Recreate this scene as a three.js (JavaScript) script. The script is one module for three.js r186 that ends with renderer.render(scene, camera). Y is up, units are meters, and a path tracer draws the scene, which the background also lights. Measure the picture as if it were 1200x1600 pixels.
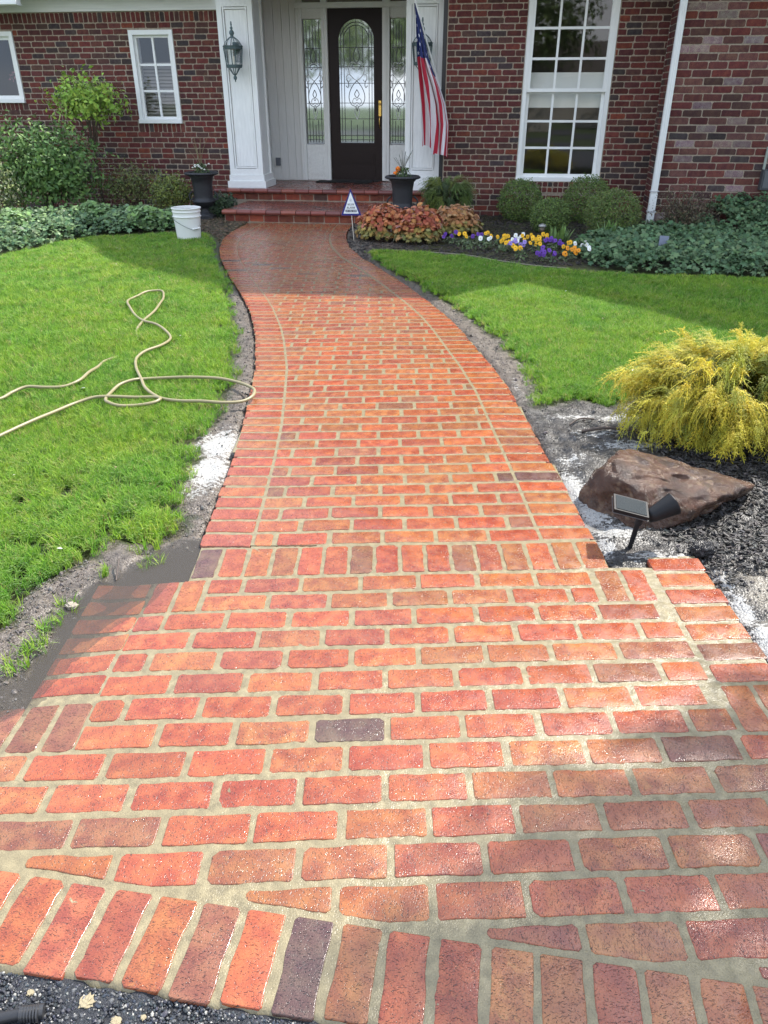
import * as THREE from 'three';
import { mergeGeometries } from 'three/addons/utils/BufferGeometryUtils.js';
import { createNoise2D, createNoise3D } from 'simplex-noise';

/* ---------- camera, sky, sun, exposure ---------- */
const scene = new THREE.Scene();
const camera = new THREE.PerspectiveCamera(68.28, 0.75, 0.05, 600);
camera.position.set(0, 1.5, 0);
camera.rotation.set(-28.5 * Math.PI / 180, 0, 0);
const SUN_AZ = 50 * Math.PI / 180, SUN_EL = 52 * Math.PI / 180;      // to the right of straight ahead, behind the house
const sunDir = new THREE.Vector3(Math.sin(SUN_AZ) * Math.cos(SUN_EL), Math.sin(SUN_EL), -Math.cos(SUN_AZ) * Math.cos(SUN_EL));
// bright spring sky: pale haze at the horizon, blue overhead, broken white cloud all round
{
  const W = 1024, H = 512, px = new Float32Array(W * H * 4), noise = createNoise3D(() => 0.37), cl = (x, y, z) => { let v = 0, a = 0.5, f = 1.6; for (let i = 0; i < 5; i++) { v += a * noise(x * f, y * f, z * f); a *= 0.55; f *= 2.1; } return v; };
  for (let j = 0; j < H; j++) for (let i = 0; i < W; i++) {
    const el = ((j + 0.5) / H - 0.5) * Math.PI, az = ((i + 0.5) / W - 0.5) * 2 * Math.PI, x = Math.cos(el) * Math.cos(az), y = Math.sin(el), z = Math.cos(el) * Math.sin(az), k = (j * W + i) * 4, up = Math.sqrt(Math.max(0, y));
    const t = Math.min(1, Math.max(0, (cl(x * 0.8, y * 1.7, z * 0.8) + 0.16) / 0.4)), c = t * t * (3 - 2 * t), cs = Math.max(0, x * sunDir.x + y * sunDir.y + z * sunDir.z), halo = 0.4 * Math.pow(cs, 10) + 1.6 * Math.pow(cs, 60);
    const b = [0.62 - 0.36 * up, 0.72 - 0.3 * up, 0.86 - 0.14 * up], w = [0.98, 0.99, 1.02];
    for (let q = 0; q < 3; q++) px[k + q] = (b[q] + (w[q] - b[q]) * c * 0.9 + halo) * 1.2;
    px[k + 3] = 1;
  }
  const t = new THREE.DataTexture(px, W, H, THREE.RGBAFormat, THREE.FloatType); t.mapping = THREE.EquirectangularReflectionMapping; t.magFilter = t.minFilter = THREE.LinearFilter; t.needsUpdate = true;
  scene.background = t; scene.environment = t;
}
const sun = new THREE.DirectionalLight(new THREE.Color(1, 0.95, 0.87), 4.6);
sun.target.position.set(0, 0, -5); sun.position.copy(sunDir).multiplyScalar(40).add(sun.target.position);
sun.castShadow = true; sun.shadow.radius = 1; sun.shadow.mapSize.set(4096, 4096);
Object.assign(sun.shadow.camera, { left: -16, right: 16, top: 16, bottom: -16, near: 1, far: 90 });
scene.add(sun, sun.target);
const renderer = new THREE.WebGLRenderer({ antialias: true });
renderer.toneMapping = THREE.LinearToneMapping;
renderer.toneMappingExposure = 1.95;
renderer.shadowMap.enabled = true;

/* ---------- helpers ---------- */
let seed = 7;
const rnd = () => { seed = (seed + 0x6d2b79f5) | 0; let t = Math.imul(seed ^ (seed >>> 15), 1 | seed); t = (t + Math.imul(t ^ (t >>> 7), 61 | t)) ^ t; return ((t ^ (t >>> 14)) >>> 0) / 4294967296; };
const rr = (a, b) => a + (b - a) * rnd();
const pick = (a) => a[Math.floor(rnd() * a.length)];
const n2 = createNoise2D(rnd), n3 = createNoise3D(rnd);
const fbm = (x, y, o = 4) => { let s = 0, a = 0.5, f = 1; for (let i = 0; i < o; i++) { s += a * n2(x * f, y * f); a *= 0.5; f *= 2.03; } return s; };
const clamp = (x, a = 0, b = 1) => Math.min(b, Math.max(a, x));
const sstep = (a, b, x) => { const t = clamp((x - a) / (b - a)); return t * t * (3 - 2 * t); };
const lerp = (a, b, t) => a + (b - a) * t;
const V = (x, y, z) => new THREE.Vector3(x, y, z);
const C = (r, g, b) => new THREE.Color().setRGB(r, g, b);
const taken = {};
function numbered(name) { const k = taken[name] = (taken[name] ?? -1) + 1; return k ? `${name}_${String(k).padStart(3, '0')}` : name; }
function shade(o) { o.castShadow = true; o.receiveShadow = true; return o; }
function thing(name, label, category, pos = [0, 0, 0], turn = 0, group) {
  const o = new THREE.Group(); o.name = numbered(name); o.position.set(...pos); o.rotation.y = turn;
  o.userData = { label, category }; if (group) o.userData.group = group; scene.add(o); return o;
}
function part(parent, name, geo, mat, extra) {
  const m = shade(new THREE.Mesh(geo, mat)); m.name = name; if (extra) m.userData = extra; parent.add(m); return m;
}
function top(name, geo, mat, userData) { const m = shade(new THREE.Mesh(geo, mat)); m.name = numbered(name); m.userData = userData; scene.add(m); return m; }
function mat(color, roughness = 0.6, o = {}) { return new THREE.MeshPhysicalMaterial({ color: Array.isArray(color) ? C(...color) : color, roughness, ...o }); }
function box(w, h, d, x = 0, y = 0, z = 0) { const g = new THREE.BoxGeometry(w, h, d); g.translate(x, y, z); return g; }
const bx = (x0, x1, y0, y1, z0, z1) => box(x1 - x0, y1 - y0, z1 - z0, (x0 + x1) / 2, (y0 + y1) / 2, (z0 + z1) / 2);
const merge = (list) => mergeGeometries(list.map((g) => { const q = g.index ? g.toNonIndexed() : g; for (const k of Object.keys(q.attributes)) if (!['position', 'normal', 'uv'].includes(k)) q.deleteAttribute(k); return q; }));
const lathe = (pts, n = 28) => new THREE.LatheGeometry(pts.map(([r, y]) => new THREE.Vector2(r, y)), n);
function tube(pts, r, seg = 40, rad = 7, closed = false) { return new THREE.TubeGeometry(new THREE.CatmullRomCurve3(pts.map((p) => V(...p)), closed), seg, r, rad, closed); }
function rod(a, b, r0, r1 = r0, n = 7) {
  const A = V(...a), B = V(...b), d = B.clone().sub(A), g = new THREE.CylinderGeometry(r1, r0, d.length(), n, 1);
  g.applyQuaternion(new THREE.Quaternion().setFromUnitVectors(V(0, 1, 0), d.clone().normalize())); const m = A.add(B).multiplyScalar(0.5); g.translate(m.x, m.y, m.z); return g;
}
function buf(pos, idx, uv, col, nor) {
  const g = new THREE.BufferGeometry(); g.setAttribute('position', new THREE.Float32BufferAttribute(pos, 3));
  if (uv) g.setAttribute('uv', new THREE.Float32BufferAttribute(uv, 2));
  if (col) g.setAttribute('color', new THREE.Float32BufferAttribute(col, 3));
  if (idx) g.setIndex(idx);
  if (nor) g.setAttribute('normal', new THREE.Float32BufferAttribute(nor, 3)); else g.computeVertexNormals();
  return g;
}
const inPoly = (p, x, y) => { let c = false; for (let i = 0, j = p.length - 1; i < p.length; j = i++) if ((p[i][1] > y) !== (p[j][1] > y) && x < (p[j][0] - p[i][0]) * (y - p[i][1]) / (p[j][1] - p[i][1]) + p[i][0]) c = !c; return c; };
const distPoly = (p, x, y) => { let d = 1e9; for (let i = 0, j = p.length - 1; i < p.length; j = i++) { const ax = p[j][0], ay = p[j][1], bx_ = p[i][0] - ax, by = p[i][1] - ay, t = clamp(((x - ax) * bx_ + (y - ay) * by) / (bx_ * bx_ + by * by + 1e-9)); d = Math.min(d, Math.hypot(x - ax - bx_ * t, y - ay - by * t)); } return inPoly(p, x, y) ? -d : d; };
const table = (t) => (z) => { if (z <= t[0][0]) return t[0][1]; for (let i = 1; i < t.length; i++) if (z <= t[i][0]) return lerp(t[i - 1][1], t[i][1], (z - t[i - 1][0]) / (t[i][0] - t[i - 1][0])); return t[t.length - 1][1]; };
const dummy = new THREE.Object3D();
function instances(parent, name, geo, material, list, extra) {   // list of [matrix, color]
  const m = shade(new THREE.InstancedMesh(geo, material, list.length)); m.name = name;
  list.forEach(([mx, c], i) => { m.setMatrixAt(i, mx); if (c) m.setColorAt(i, c); });
  if (extra) m.userData = extra; parent.add(m); return m;
}
function place(x, y, z, rx, ry, rz, sx, sy = sx, sz = sx, order = 'YXZ') { dummy.position.set(x, y, z); dummy.rotation.set(rx, ry, rz, order); dummy.scale.set(sx, sy, sz); dummy.updateMatrix(); return dummy.matrix.clone(); }
const vary = (c, d) => { const k = 1 + rr(-d, d); return C(c[0] * k * (1 + rr(-d, d) * 0.4), c[1] * k, c[2] * k * (1 + rr(-d, d) * 0.4)); };

/* ---------- textures ---------- */
function canvas(w, h, draw) { const c = document.createElement('canvas'); c.width = w; c.height = h; draw(c.getContext('2d'), w, h); return c; }
function tex(c, srgb, rep = 1) { const t = new THREE.CanvasTexture(c); t.wrapS = t.wrapT = THREE.RepeatWrapping; t.magFilter = THREE.LinearFilter; t.repeat.set(rep, rep); if (srgb) t.colorSpace = THREE.SRGBColorSpace; return t; }
function dataTex(w, h, f, srgb) {
  const a = new Uint8Array(w * h * 4); for (let j = 0; j < h; j++) for (let i = 0; i < w; i++) { const v = f(i / w, j / h, i, j), k = (j * w + i) * 4; a[k] = clamp(v[0], 0, 255); a[k + 1] = clamp(v[1], 0, 255); a[k + 2] = clamp(v[2], 0, 255); a[k + 3] = 255; }
  const t = new THREE.DataTexture(a, w, h); t.wrapS = t.wrapT = THREE.RepeatWrapping; t.magFilter = THREE.LinearFilter; t.minFilter = THREE.LinearFilter; if (srgb) t.colorSpace = THREE.SRGBColorSpace; t.needsUpdate = true; return t;
}
// periodic noise on a torus-like blend
function tileNoise(size, f, oct) { const a = new Float32Array(size * size); for (let j = 0; j < size; j++) for (let i = 0; i < size; i++) { const u = i / size, v = j / size, s = (x, y) => fbm(x * f, y * f, oct); a[j * size + i] = s(u, v) * (1 - u) * (1 - v) + s(u - 1, v) * u * (1 - v) + s(u, v - 1) * (1 - u) * v + s(u - 1, v - 1) * u * v; } return a; }
function strokes(ctx, S, n, len, wid, colors, dir) {
  for (let i = 0; i < n; i++) { const x = rnd() * S, y = rnd() * S, a = dir === undefined ? rnd() * 6.28 : dir + rr(-0.7, 0.7), L = rr(...len); ctx.lineWidth = rr(...wid); ctx.strokeStyle = pick(colors);
    for (const ox of [-S, 0, S]) for (const oy of [-S, 0, S]) { if (x + ox < -60 || x + ox > S + 60 || y + oy < -60 || y + oy > S + 60) continue; ctx.beginPath(); ctx.moveTo(x + ox, y + oy); ctx.quadraticCurveTo(x + ox + Math.cos(a) * L / 2 + rr(-3, 3), y + oy + Math.sin(a) * L / 2 + rr(-3, 3), x + ox + Math.cos(a) * L, y + oy + Math.sin(a) * L); ctx.stroke(); } }
}
const TS = 1024;                                            // one tile is half a metre of fired clay
const blot = tileNoise(TS, 6, 4), gran = tileNoise(TS, 90, 2), pale = tileNoise(TS, 11, 3);
const crackCanvas = canvas(TS, TS, (x) => { x.fillStyle = '#fff'; x.fillRect(0, 0, TS, TS); x.lineCap = 'round'; strokes(x, TS, 6000, [3, 15], [0.8, 2.2], ['rgba(0,0,0,.55)', 'rgba(0,0,0,.35)', 'rgba(0,0,0,.75)'], 1.57); strokes(x, TS, 2600, [1, 4], [1, 2.8], ['rgba(0,0,0,.5)', 'rgba(0,0,0,.8)']); });
const crackPix = crackCanvas.getContext('2d').getImageData(0, 0, TS, TS).data;
const brickMap = dataTex(TS, TS, (u, v, i, j) => { const k = j * TS + i, c = crackPix[k * 4] / 255, b = blot[k], g = gran[k], p = pale[k]; const dk = lerp(0.17, 1, c) * (1 + b * 0.24 + g * 0.26), w = sstep(0.22, 0.5, p) * 0.22; return [228 * dk * (1 + w * 0.3), 222 * dk * (1 + w + b * 0.16), 220 * dk * (1 + w * 0.8)]; }, true);
const brickBump = dataTex(TS, TS, (u, v, i, j) => { const k = j * TS + i, c = crackPix[k * 4] / 255, h = 135 + gran[k] * 70 + blot[k] * 45 - (1 - c) * 95; return [h, h, h]; });
const wetMap = dataTex(512, 512, (() => { const a = tileNoise(512, 9, 4); return (u, v, i, j) => { const r = 120 + a[j * 512 + i] * 150; return [r, r, r]; }; })());
const sandA = tileNoise(512, 60, 3), sandB = tileNoise(512, 7, 3);
const mortarMap = dataTex(512, 512, (u, v, i, j) => { const k = j * 512 + i, s = 1 + sandA[k] * 0.22 + sandB[k] * 0.25; return [226 * s, 224 * s, 218 * s]; }, true);
const mortarBump = dataTex(512, 512, (u, v, i, j) => { const k = j * 512 + i, h = 128 + sandA[k] * 90 + sandB[k] * 90; return [h, h, h]; });
const trimMap = dataTex(512, 512, (u, v, i, j) => { const k = j * 512 + i, q = 243 * (1 + sandB[k] * 0.07 + sandA[k] * 0.02); return [q, q * 0.995, q * 0.985]; }, true);
const rep = (t, r) => { const q = t.clone(); q.repeat.set(r, r); q.needsUpdate = true; return q; };

/* ---------- shared materials ---------- */
const M = {
  paver: new THREE.MeshPhysicalMaterial({ color: 0xffffff, vertexColors: true, map: rep(brickMap, 2), bumpMap: rep(brickBump, 2), bumpScale: 0.0016, roughness: 0.56, roughnessMap: rep(wetMap, 1.1), specularIntensity: 1, clearcoat: 0.2, clearcoatRoughness: 0.08 }),
  wallBrick: new THREE.MeshPhysicalMaterial({ color: 0xffffff, vertexColors: true, map: rep(brickMap, 1.5), bumpMap: rep(brickBump, 1.5), bumpScale: 0.004, roughness: 0.85 }),
  mortar: mat([0.262, 0.22, 0.132], 0.34, { map: rep(mortarMap, 3), bumpMap: rep(mortarBump, 3), bumpScale: 0.0022 }),
  wallMortar: mat([0.42, 0.345, 0.275], 0.9, { map: rep(mortarMap, 3), bumpMap: rep(mortarBump, 3), bumpScale: 0.004 }),
  white: mat([0.89, 0.9, 0.89], 0.45, { map: rep(trimMap, 0.8), bumpMap: rep(mortarBump, 1.3), bumpScale: 0.0012 }),
  whiteDull: mat([0.83, 0.83, 0.81], 0.6, { map: rep(trimMap, 0.8), bumpMap: rep(mortarBump, 1.7), bumpScale: 0.0015 }),
  black: mat([0.018, 0.018, 0.02], 0.45),
  pane: new THREE.MeshPhysicalMaterial({ color: 0xffffff, roughness: 0.02, transmission: 1, thickness: 0, ior: 1.72 }),
  coated: new THREE.MeshPhysicalMaterial({ color: C(0.5, 0.52, 0.53), roughness: 0.035, metalness: 0.85 }),
  came: mat([0.12, 0.12, 0.13], 0.3, { metalness: 0.7 }),
  bevel: mat([0.85, 0.86, 0.88], 0.3),  // white colour paints the glints along the bevelled glass
  mahogany: mat([0.016, 0.007, 0.0065], 0.45, { specularIntensity: 0.5 }),
  brass: mat([0.75, 0.48, 0.14], 0.25, { metalness: 1 }),
  verdigris: mat([0.09, 0.13, 0.135], 0.6, { metalness: 0.25 }),
  dark: mat([0.03, 0.028, 0.027], 0.9),
};
const leafMat = (o = {}) => new THREE.MeshPhysicalMaterial({ color: 0xffffff, roughness: 0.55, side: THREE.DoubleSide, ...o });
M.grass = leafMat({ roughness: 0.8, transmission: 0.5, thickness: 0, specularIntensity: 0.35 });
M.leaf = leafMat({ roughness: 0.85, transmission: 0.3, thickness: 0 });
M.gloss = leafMat({ roughness: 0.5, specularIntensity: 0.45 });
M.petal = leafMat({ roughness: 0.8, transmission: 0.25, thickness: 0 });
M.bark = mat([0.09, 0.065, 0.045], 0.9, { bumpMap: rep(brickBump, 4), bumpScale: 0.006 });

/* ---------- house frame: u along the front, w towards the street ---------- */
const TH = 7.5 * Math.PI / 180, HO = V(-0.484, 0, -13.8);
const HX = (u, y, w) => [HO.x + u * Math.cos(TH) - w * Math.sin(TH), y, HO.z + u * Math.sin(TH) + w * Math.cos(TH)];

/* ---------- the ground ---------- */
const LO = table([[2.3, -0.695], [2.48, -0.709], [2.81, -0.715], [3.31, -0.725], [3.76, -0.743], [4.2, -0.779], [4.71, -0.823], [5.33, -0.914], [5.72, -0.983], [6.33, -1.123], [6.88, -1.279], [7.5, -1.474], [8.25, -1.689], [8.83, -1.838], [9.34, -1.936], [9.96, -2.005], [10.38, -2.0], [10.96, -1.955], [11.6, -1.88]]);
const RO = table([[2.3, 0.83], [2.57, 0.814], [3.13, 0.794], [3.54, 0.775], [4.23, 0.744], [4.68, 0.698], [5.21, 0.625], [5.61, 0.57], [6.03, 0.495], [6.5, 0.381], [7.14, 0.207], [7.98, -0.049], [8.6, -0.255], [9.23, -0.402], [9.8, -0.47], [10.3, -0.49], [11.05, -0.45], [11.6, -0.38]]);
const LI = (z) => LO(z) + 0.203, RI = (z) => RO(z) - 0.205;
const SH = 0.0384;                                                 // the courses run a little askew
const frontZ = (x) => 0.965 - 0.158 * x;                           // inner line of the edge by the drive
const onWalk = (x, d) => (d > 2.3 && d < 11.4 && x > LO(d) && x < RO(d)) || (d <= (x < -0.7 ? 2.245 : x > 0.99 ? 2.4 : 2.33) && d > frontZ(x) - 0.215 && (d > 1.6 ? x > -1.02 && x < 1.175 : Math.abs(x) < 1.5));
const walkDist = (x, d) => { if (onWalk(x, d)) return 0; const far = x < 0 ? d > 2.245 : d > (x > 0.99 ? 2.4 : 2.33); return Math.max(0.002, far ? Math.max(LO(d) - x, x - RO(d)) : Math.max(-1.02 - x, x - 1.175)); };
const lawnL = [[-2.12, 9.96], [-1.86, 8.67], [-1.46, 7.38], [-1.22, 6.22], [-1.05, 5.42], [-0.95, 4.69], [-0.90, 4.18], [-0.88, 3.89], [-0.93, 3.67], [-0.97, 3.50], [-0.86, 3.35], [-0.91, 3.20], [-0.91, 3.01], [-0.87, 2.83], [-0.78, 2.71], [-0.81, 2.58], [-0.90, 2.52], [-1.00, 2.5], [-1.09, 2.55], [-1.08, 2.40], [-1.14, 2.32], [-1.2, 2.23], [-1.24, 2.1], [-1.2, 1.98], [-1.3, 1.93], [-1.6, 1.5], [-2.4, 1.2], [-9, 1.2], [-9, 8.4], [-4.27, 8.75], [-4.14, 9.03], [-4.01, 9.43], [-3.84, 9.81], [-3.58, 10.12], [-3.18, 10.22], [-2.72, 10.40], [-2.33, 10.38]];
const lawnR = [[-0.21, 9.12], [-0.07, 8.33], [0.10, 7.75], [0.29, 7.35], [0.45, 6.76], [0.55, 6.51], [0.63, 6.18], [0.74, 5.61], [0.87, 5.38], [0.83, 5.17], [0.88, 4.89], [0.90, 4.57], [0.83, 4.05], [0.96, 4.03], [1.11, 4.14], [1.25, 4.0], [1.6, 4.2], [2.6, 4.3], [3.4, 3.2], [9, 3.0], [9, 7.0], [3.69, 7.44], [3.13, 7.59], [2.52, 7.65], [2.06, 7.81], [1.70, 7.98], [1.35, 8.22], [0.85, 8.71], [0.40, 8.91], [0.07, 9.03]];
const puddleSpots = [[-0.93, 2.18, 0.2, 0.021], [-1.0, 1.93, 0.13, 0.014], [-1.03, 1.76, 0.12, 0.011], [-1.12, 1.62, 0.13, 0.02], [-0.8, 2.38, 0.1, 0.02], [0.92, 2.72, 0.1, 0.014], [0.82, 5.28, 0.12, 0.02]];
const sag = (x, d) => { let s = 0; for (const [px, pd, r, h] of puddleSpots) s += h * Math.exp(-((x - px) ** 2 + (d - pd) ** 2) / (r * r)); return s; };
const walkY = (x, d) => -(d < 2.6 ? sag(x, d) * 0.9 : 0) + n2(x * 1.3, d * 1.3) * 0.0025;
function soilY(x, d) {
  const wd = walkDist(x, d); if (wd === 0) { return -0.07; }
  let y = -0.014 + 0.014 * sstep(-0.85, -1.0, x) * sstep(2.75, 2.55, d) + fbm(x * 5, d * 5, 3) * 0.018 + fbm(x * 26, d * 26, 2) * 0.009 - sag(x, d) * 0.8;
  const dl = Math.min(distPoly(lawnL, x, d), distPoly(lawnR, x, d));
  y = lerp(-0.03, y, sstep(-0.06, 0.0, dl));
  if (x > 0.9 && d < 4.2) y += 0.05 * Math.exp(-((x - 1.6) ** 2 + (d - 3.3) ** 2) / 0.4);
  if (x > 1.15 && d < 2.5) y += 0.02 * sstep(1.18, 1.4, x);
  if (d > 9.6) y += 0.03 * sstep(9.6, 11, d);
  return y - 0.05 * sstep(0.06, 0, wd) * (d > 2.5 || x > 0 ? 0.35 : 0.3);
}
// bare soil: one sheet round the path
const residueGloss = [];   // white cement haze and foam on the soil, right of the path partly painted wet gloss: [x, depth, radius x, radius depth, strength]
for (const a of [[-0.83, 3.5, 0.13, 0.2, 1], [-0.82, 3.2, 0.12, 0.22, 0.95], [-0.83, 2.98, 0.1, 0.1, 0.6], [-1.02, 6.0, 0.06, 0.16, 0.6], [0.84, 3.0, 0.07, 0.2, 1], [0.87, 2.78, 0.08, 0.12, 1], [0.93, 2.62, 0.12, 0.08, 0.9], [0.86, 2.52, 0.05, 0.08, 0.8], [1.2, 3.42, 0.2, 0.07, 0.8], [1.1, 3.6, 0.16, 0.07, 0.7], [1.05, 3.85, 0.2, 0.07, 0.7], [1.26, 3.8, 0.16, 0.06, 0.9], [1.02, 2.43, 0.12, 0.05, 0.8], [1.1, 2.4, 0.1, 0.05, 1], [1.2, 2.26, 0.055, 0.1, 1], [1.205, 2.08, 0.05, 0.12, 1], [1.23, 1.9, 0.07, 0.13, 1], [0.9, 3.3, 0.1, 0.1, 0.6], [0.8, 4.4, 0.04, 0.3, 0.45], [0.9, 4.75, 0.06, 0.2, 0.4], [-2.05, 9.9, 0.06, 0.2, 0.5]]) residueGloss.push(a);
const silt = (x, d) => sstep(1.2, 1.3, x + n2(x * 6, d * 6) * 0.04) * sstep(2.34, 2.24, d - (x - 1.2) * 0.1 + n2(x * 9, d * 9) * 0.04);
const mulchy = (x, d) => x > 0.9 && d > 2.2 && d < 4.2 ? sstep(0.1, 0.2, x - 0.98 - Math.max(0, d - 2.5) * 0.25 + n2(x * 8, d * 8) * 0.06) * (1 - silt(x, d)) : 0;
const SX0 = -2.6, SD0 = 1.0, SS = 6.2, SN = 2048;
const soilTex = dataTex(SN, SN, (u, v) => {
  const x = SX0 + u * SS, d = SD0 + v * SS, f = fbm(x * 14, d * 14, 3), g = n2(x * 90, d * 90), h = n2(x * 210, d * 210);
  let w = 0; for (const [px, pd, rx, rd, s] of residueGloss) { const q = ((x - px) / rx) ** 2 + ((d - pd) / rd) ** 2; if (q < 4) w = Math.max(w, s * Math.exp(-q * 0.8)); }
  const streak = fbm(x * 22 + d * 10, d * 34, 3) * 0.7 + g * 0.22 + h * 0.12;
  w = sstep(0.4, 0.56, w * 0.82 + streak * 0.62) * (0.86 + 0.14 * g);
  const si = silt(x, d), mu = mulchy(x, d);
  const wet = sstep(0.7, 0.85, x) * sstep(4.6, 3.9, d + f * 0.3); let c = [lerp(134, 84, wet) + f * 40 + g * 24 + h * 20, lerp(122, 80, wet) + f * 38 + g * 24 + h * 20, lerp(110, 76, wet) + f * 36 + g * 22 + h * 20];
  c = c.map((k, i) => lerp(k, [44, 40, 38][i] + g * 16 + h * 12, mu)); c = c.map((k, i) => lerp(k, [168, 160, 146][i] + g * 14 + h * 18, si));
  const tl = sstep(0.03, -0.05, Math.min(distPoly(lawnL, x, d), distPoly(lawnR, x, d)) + f * 0.06); c = c.map((k, i) => lerp(k, [74, 82, 40][i] + g * 14, tl * 0.8));
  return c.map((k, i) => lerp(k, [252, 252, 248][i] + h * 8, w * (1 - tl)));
}, true);
soilTex.wrapS = soilTex.wrapT = THREE.ClampToEdgeWrapping;
const fineBump = rep(brickBump, 1);
{
  const xs = [], ds = []; for (let x = -5.2; x < -2.2; x += 0.1) xs.push(x); for (let x = -2.2; x <= 2.6; x += 0.018) xs.push(x); for (let x = 2.65; x < 5.6; x += 0.1) xs.push(x);
  for (let d = 0.95; d < 4.4; d += 0.018) ds.push(d); for (let d = 4.4; d < 13.3; d += 0.06) ds.push(d);
  const pos = [], uv = [], idx = []; for (const d of ds) for (const x of xs) { pos.push(x, soilY(x, d), -d); uv.push((x - SX0) / SS, (d - SD0) / SS); }
  const W = xs.length; for (let j = 0; j + 1 < ds.length; j++) for (let i = 0; i + 1 < W; i++) { const a = j * W + i; idx.push(a, a + 1, a + W, a + 1, a + W + 1, a + W); }
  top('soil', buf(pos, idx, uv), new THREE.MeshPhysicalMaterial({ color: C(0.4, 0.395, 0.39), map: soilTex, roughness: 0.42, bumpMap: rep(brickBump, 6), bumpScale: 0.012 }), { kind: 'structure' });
}
{ const g = new THREE.CircleGeometry(260, 64); g.rotateX(-Math.PI / 2); g.translate(0, -0.14, 0); top('ground', g, mat([0.07, 0.11, 0.03], 0.95, { map: rep(mortarMap, 200) }), { kind: 'structure' }); }
function sheet(poly, y, step, f) {  // a flat piece of ground with an outline
  const s = new THREE.Shape(poly.map(([x, d]) => new THREE.Vector2(x, d))), g = new THREE.ShapeGeometry(s), p = g.attributes.position; const pos = [], uv = [];
  for (let i = 0; i < p.count; i++) { pos.push(p.getX(i), y, -p.getY(i)); uv.push(p.getX(i), p.getY(i)); }
  const ix = Array.from(g.index.array); for (let i = 0; i < ix.length; i += 3) { const t = ix[i]; ix[i] = ix[i + 1]; ix[i + 1] = t; }
  const q = buf(pos, ix, uv); if (q.attributes.normal.getY(0) < 0) { const a = Array.from(q.index.array); for (let i = 0; i < a.length; i += 3) { const t = a[i]; a[i] = a[i + 1]; a[i + 1] = t; } q.setIndex(a); q.computeVertexNormals(); } return q;
}
// turf under the blades
for (const [p, n] of [[lawnL, 'lawn'], [lawnR, 'lawn']]) {
  const far = n === 'lawn'; const ins = p.map((q, i) => { const a = p[(i + p.length - 1) % p.length], b = p[(i + 1) % p.length]; let nx = b[1] - a[1], nd = -(b[0] - a[0]); const l = Math.hypot(nx, nd) || 1; nx /= l; nd /= l; const sgn = distPoly(p, q[0] + nx * 0.02, q[1] + nd * 0.02) < 0 ? 1 : -1; return [q[0] + sgn * nx * 0.16, q[1] + sgn * nd * 0.16]; }); const g = sheet(ins, -0.012, 1); top(n, g, mat([0.05, 0.075, 0.02], 0.95, { map: rep(mortarMap, 1), bumpMap: rep(brickBump, 3), bumpScale: 0.02 }), { kind: 'structure' });
}
// asphalt drive
{
  const pos = [], uv = [], idx = []; const N = 220, Mz = 46; const xs = [], rows = [];
  for (let i = 0; i <= N; i++) xs.push(lerp(-1.5, 1.5, i / N));
  for (let j = 0; j <= Mz; j++) for (let i = 0; i <= N; i++) { const x = xs[i], d = frontZ(x) - 0.2 - j * 0.011; pos.push(x, -0.009 + n2(x * 9, d * 9) * 0.004 + n2(x * 70, d * 70) * 0.0022 + n2(x * 150, d * 150) * 0.0012, -d); uv.push(x, d); }
  for (let j = 0; j < Mz; j++) for (let i = 0; i < N; i++) { const a = j * (N + 1) + i; idx.push(a, a + N + 1, a + 1, a + 1, a + N + 1, a + N + 2); }
  const g1 = buf(pos, idx, uv);
  const am = mat([0.028, 0.03, 0.036], 0.42, { bumpMap: rep(brickBump, 5), bumpScale: 0.006 });
  const drive = top('driveway', g1, am, { kind: 'structure' });
  const back = sheet([[-14, 3.2], [-1.5, 0.995], [-1.5, 0.5], [1.5, 0.02], [1.5, 0.5], [14, -1.4], [14, -9], [-14, -9]], -0.016); part(drive, 'tarmac_sheet', back, am);
  const st = new THREE.IcosahedronGeometry(1, 0), list = [];
  for (let i = 0; i < 26000; i++) { const x = rr(-1.25, 0.5), d = frontZ(x) - 0.209 - rnd() ** 1.3 * 0.42; const s = rr(0.0015, 0.0042) * (rnd() < 0.07 ? 1.6 : 1), k = rnd(); const c = k < 0.035 ? C(0.3, 0.29, 0.26) : k < 0.16 ? C(0.1, 0.1, 0.1) : vary([0.032, 0.035, 0.042], 0.4); list.push([place(x, -0.0085 + rr(-0.002, 0.002), -d, rnd() * 6, rnd() * 6, rnd() * 6, s, s * 0.8, s * rr(0.8, 1.3)), c]); }
  for (const [x, d, r] of [[-0.565, 0.818, 0.013], [-0.5, 0.782, 0.009], [-0.68, 0.835, 0.006], [-0.45, 0.79, 0.005]]) { const g = new THREE.IcosahedronGeometry(1, 3), p = g.attributes.position; for (let i = 0; i < p.count; i++) { const q = V(p.getX(i), p.getY(i), p.getZ(i)), k = r * (1 + 0.45 * n3(q.x * 2 + x * 9, q.y * 2, q.z * 2)); p.setXYZ(i, q.x * k, q.y * k * 0.35, q.z * k); } g.computeVertexNormals(); g.translate(x, -0.005, -d); part(drive, 'mortar_splash', g, mat([0.27, 0.225, 0.14], 0.8)); }
  instances(drive, 'gravel', st, mat([1, 1, 1], 0.4), list, { kind: 'stuff' });
}

/* ---------- brick paving ---------- */
const redTones = [[0.36, 0.094, 0.035], [0.355, 0.086, 0.034], [0.365, 0.11, 0.039], [0.35, 0.124, 0.043], [0.325, 0.118, 0.046], [0.36, 0.1, 0.039], [0.36, 0.116, 0.039], [0.335, 0.078, 0.033], [0.3, 0.082, 0.04]];
const paveTone = () => { const k = rnd(); if (k < 0.012) return vary([0.13, 0.07, 0.054], 0.25); if (k < 0.06) return vary([0.25, 0.1, 0.052], 0.2); return vary(pick(redTones), 0.12); };
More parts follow.
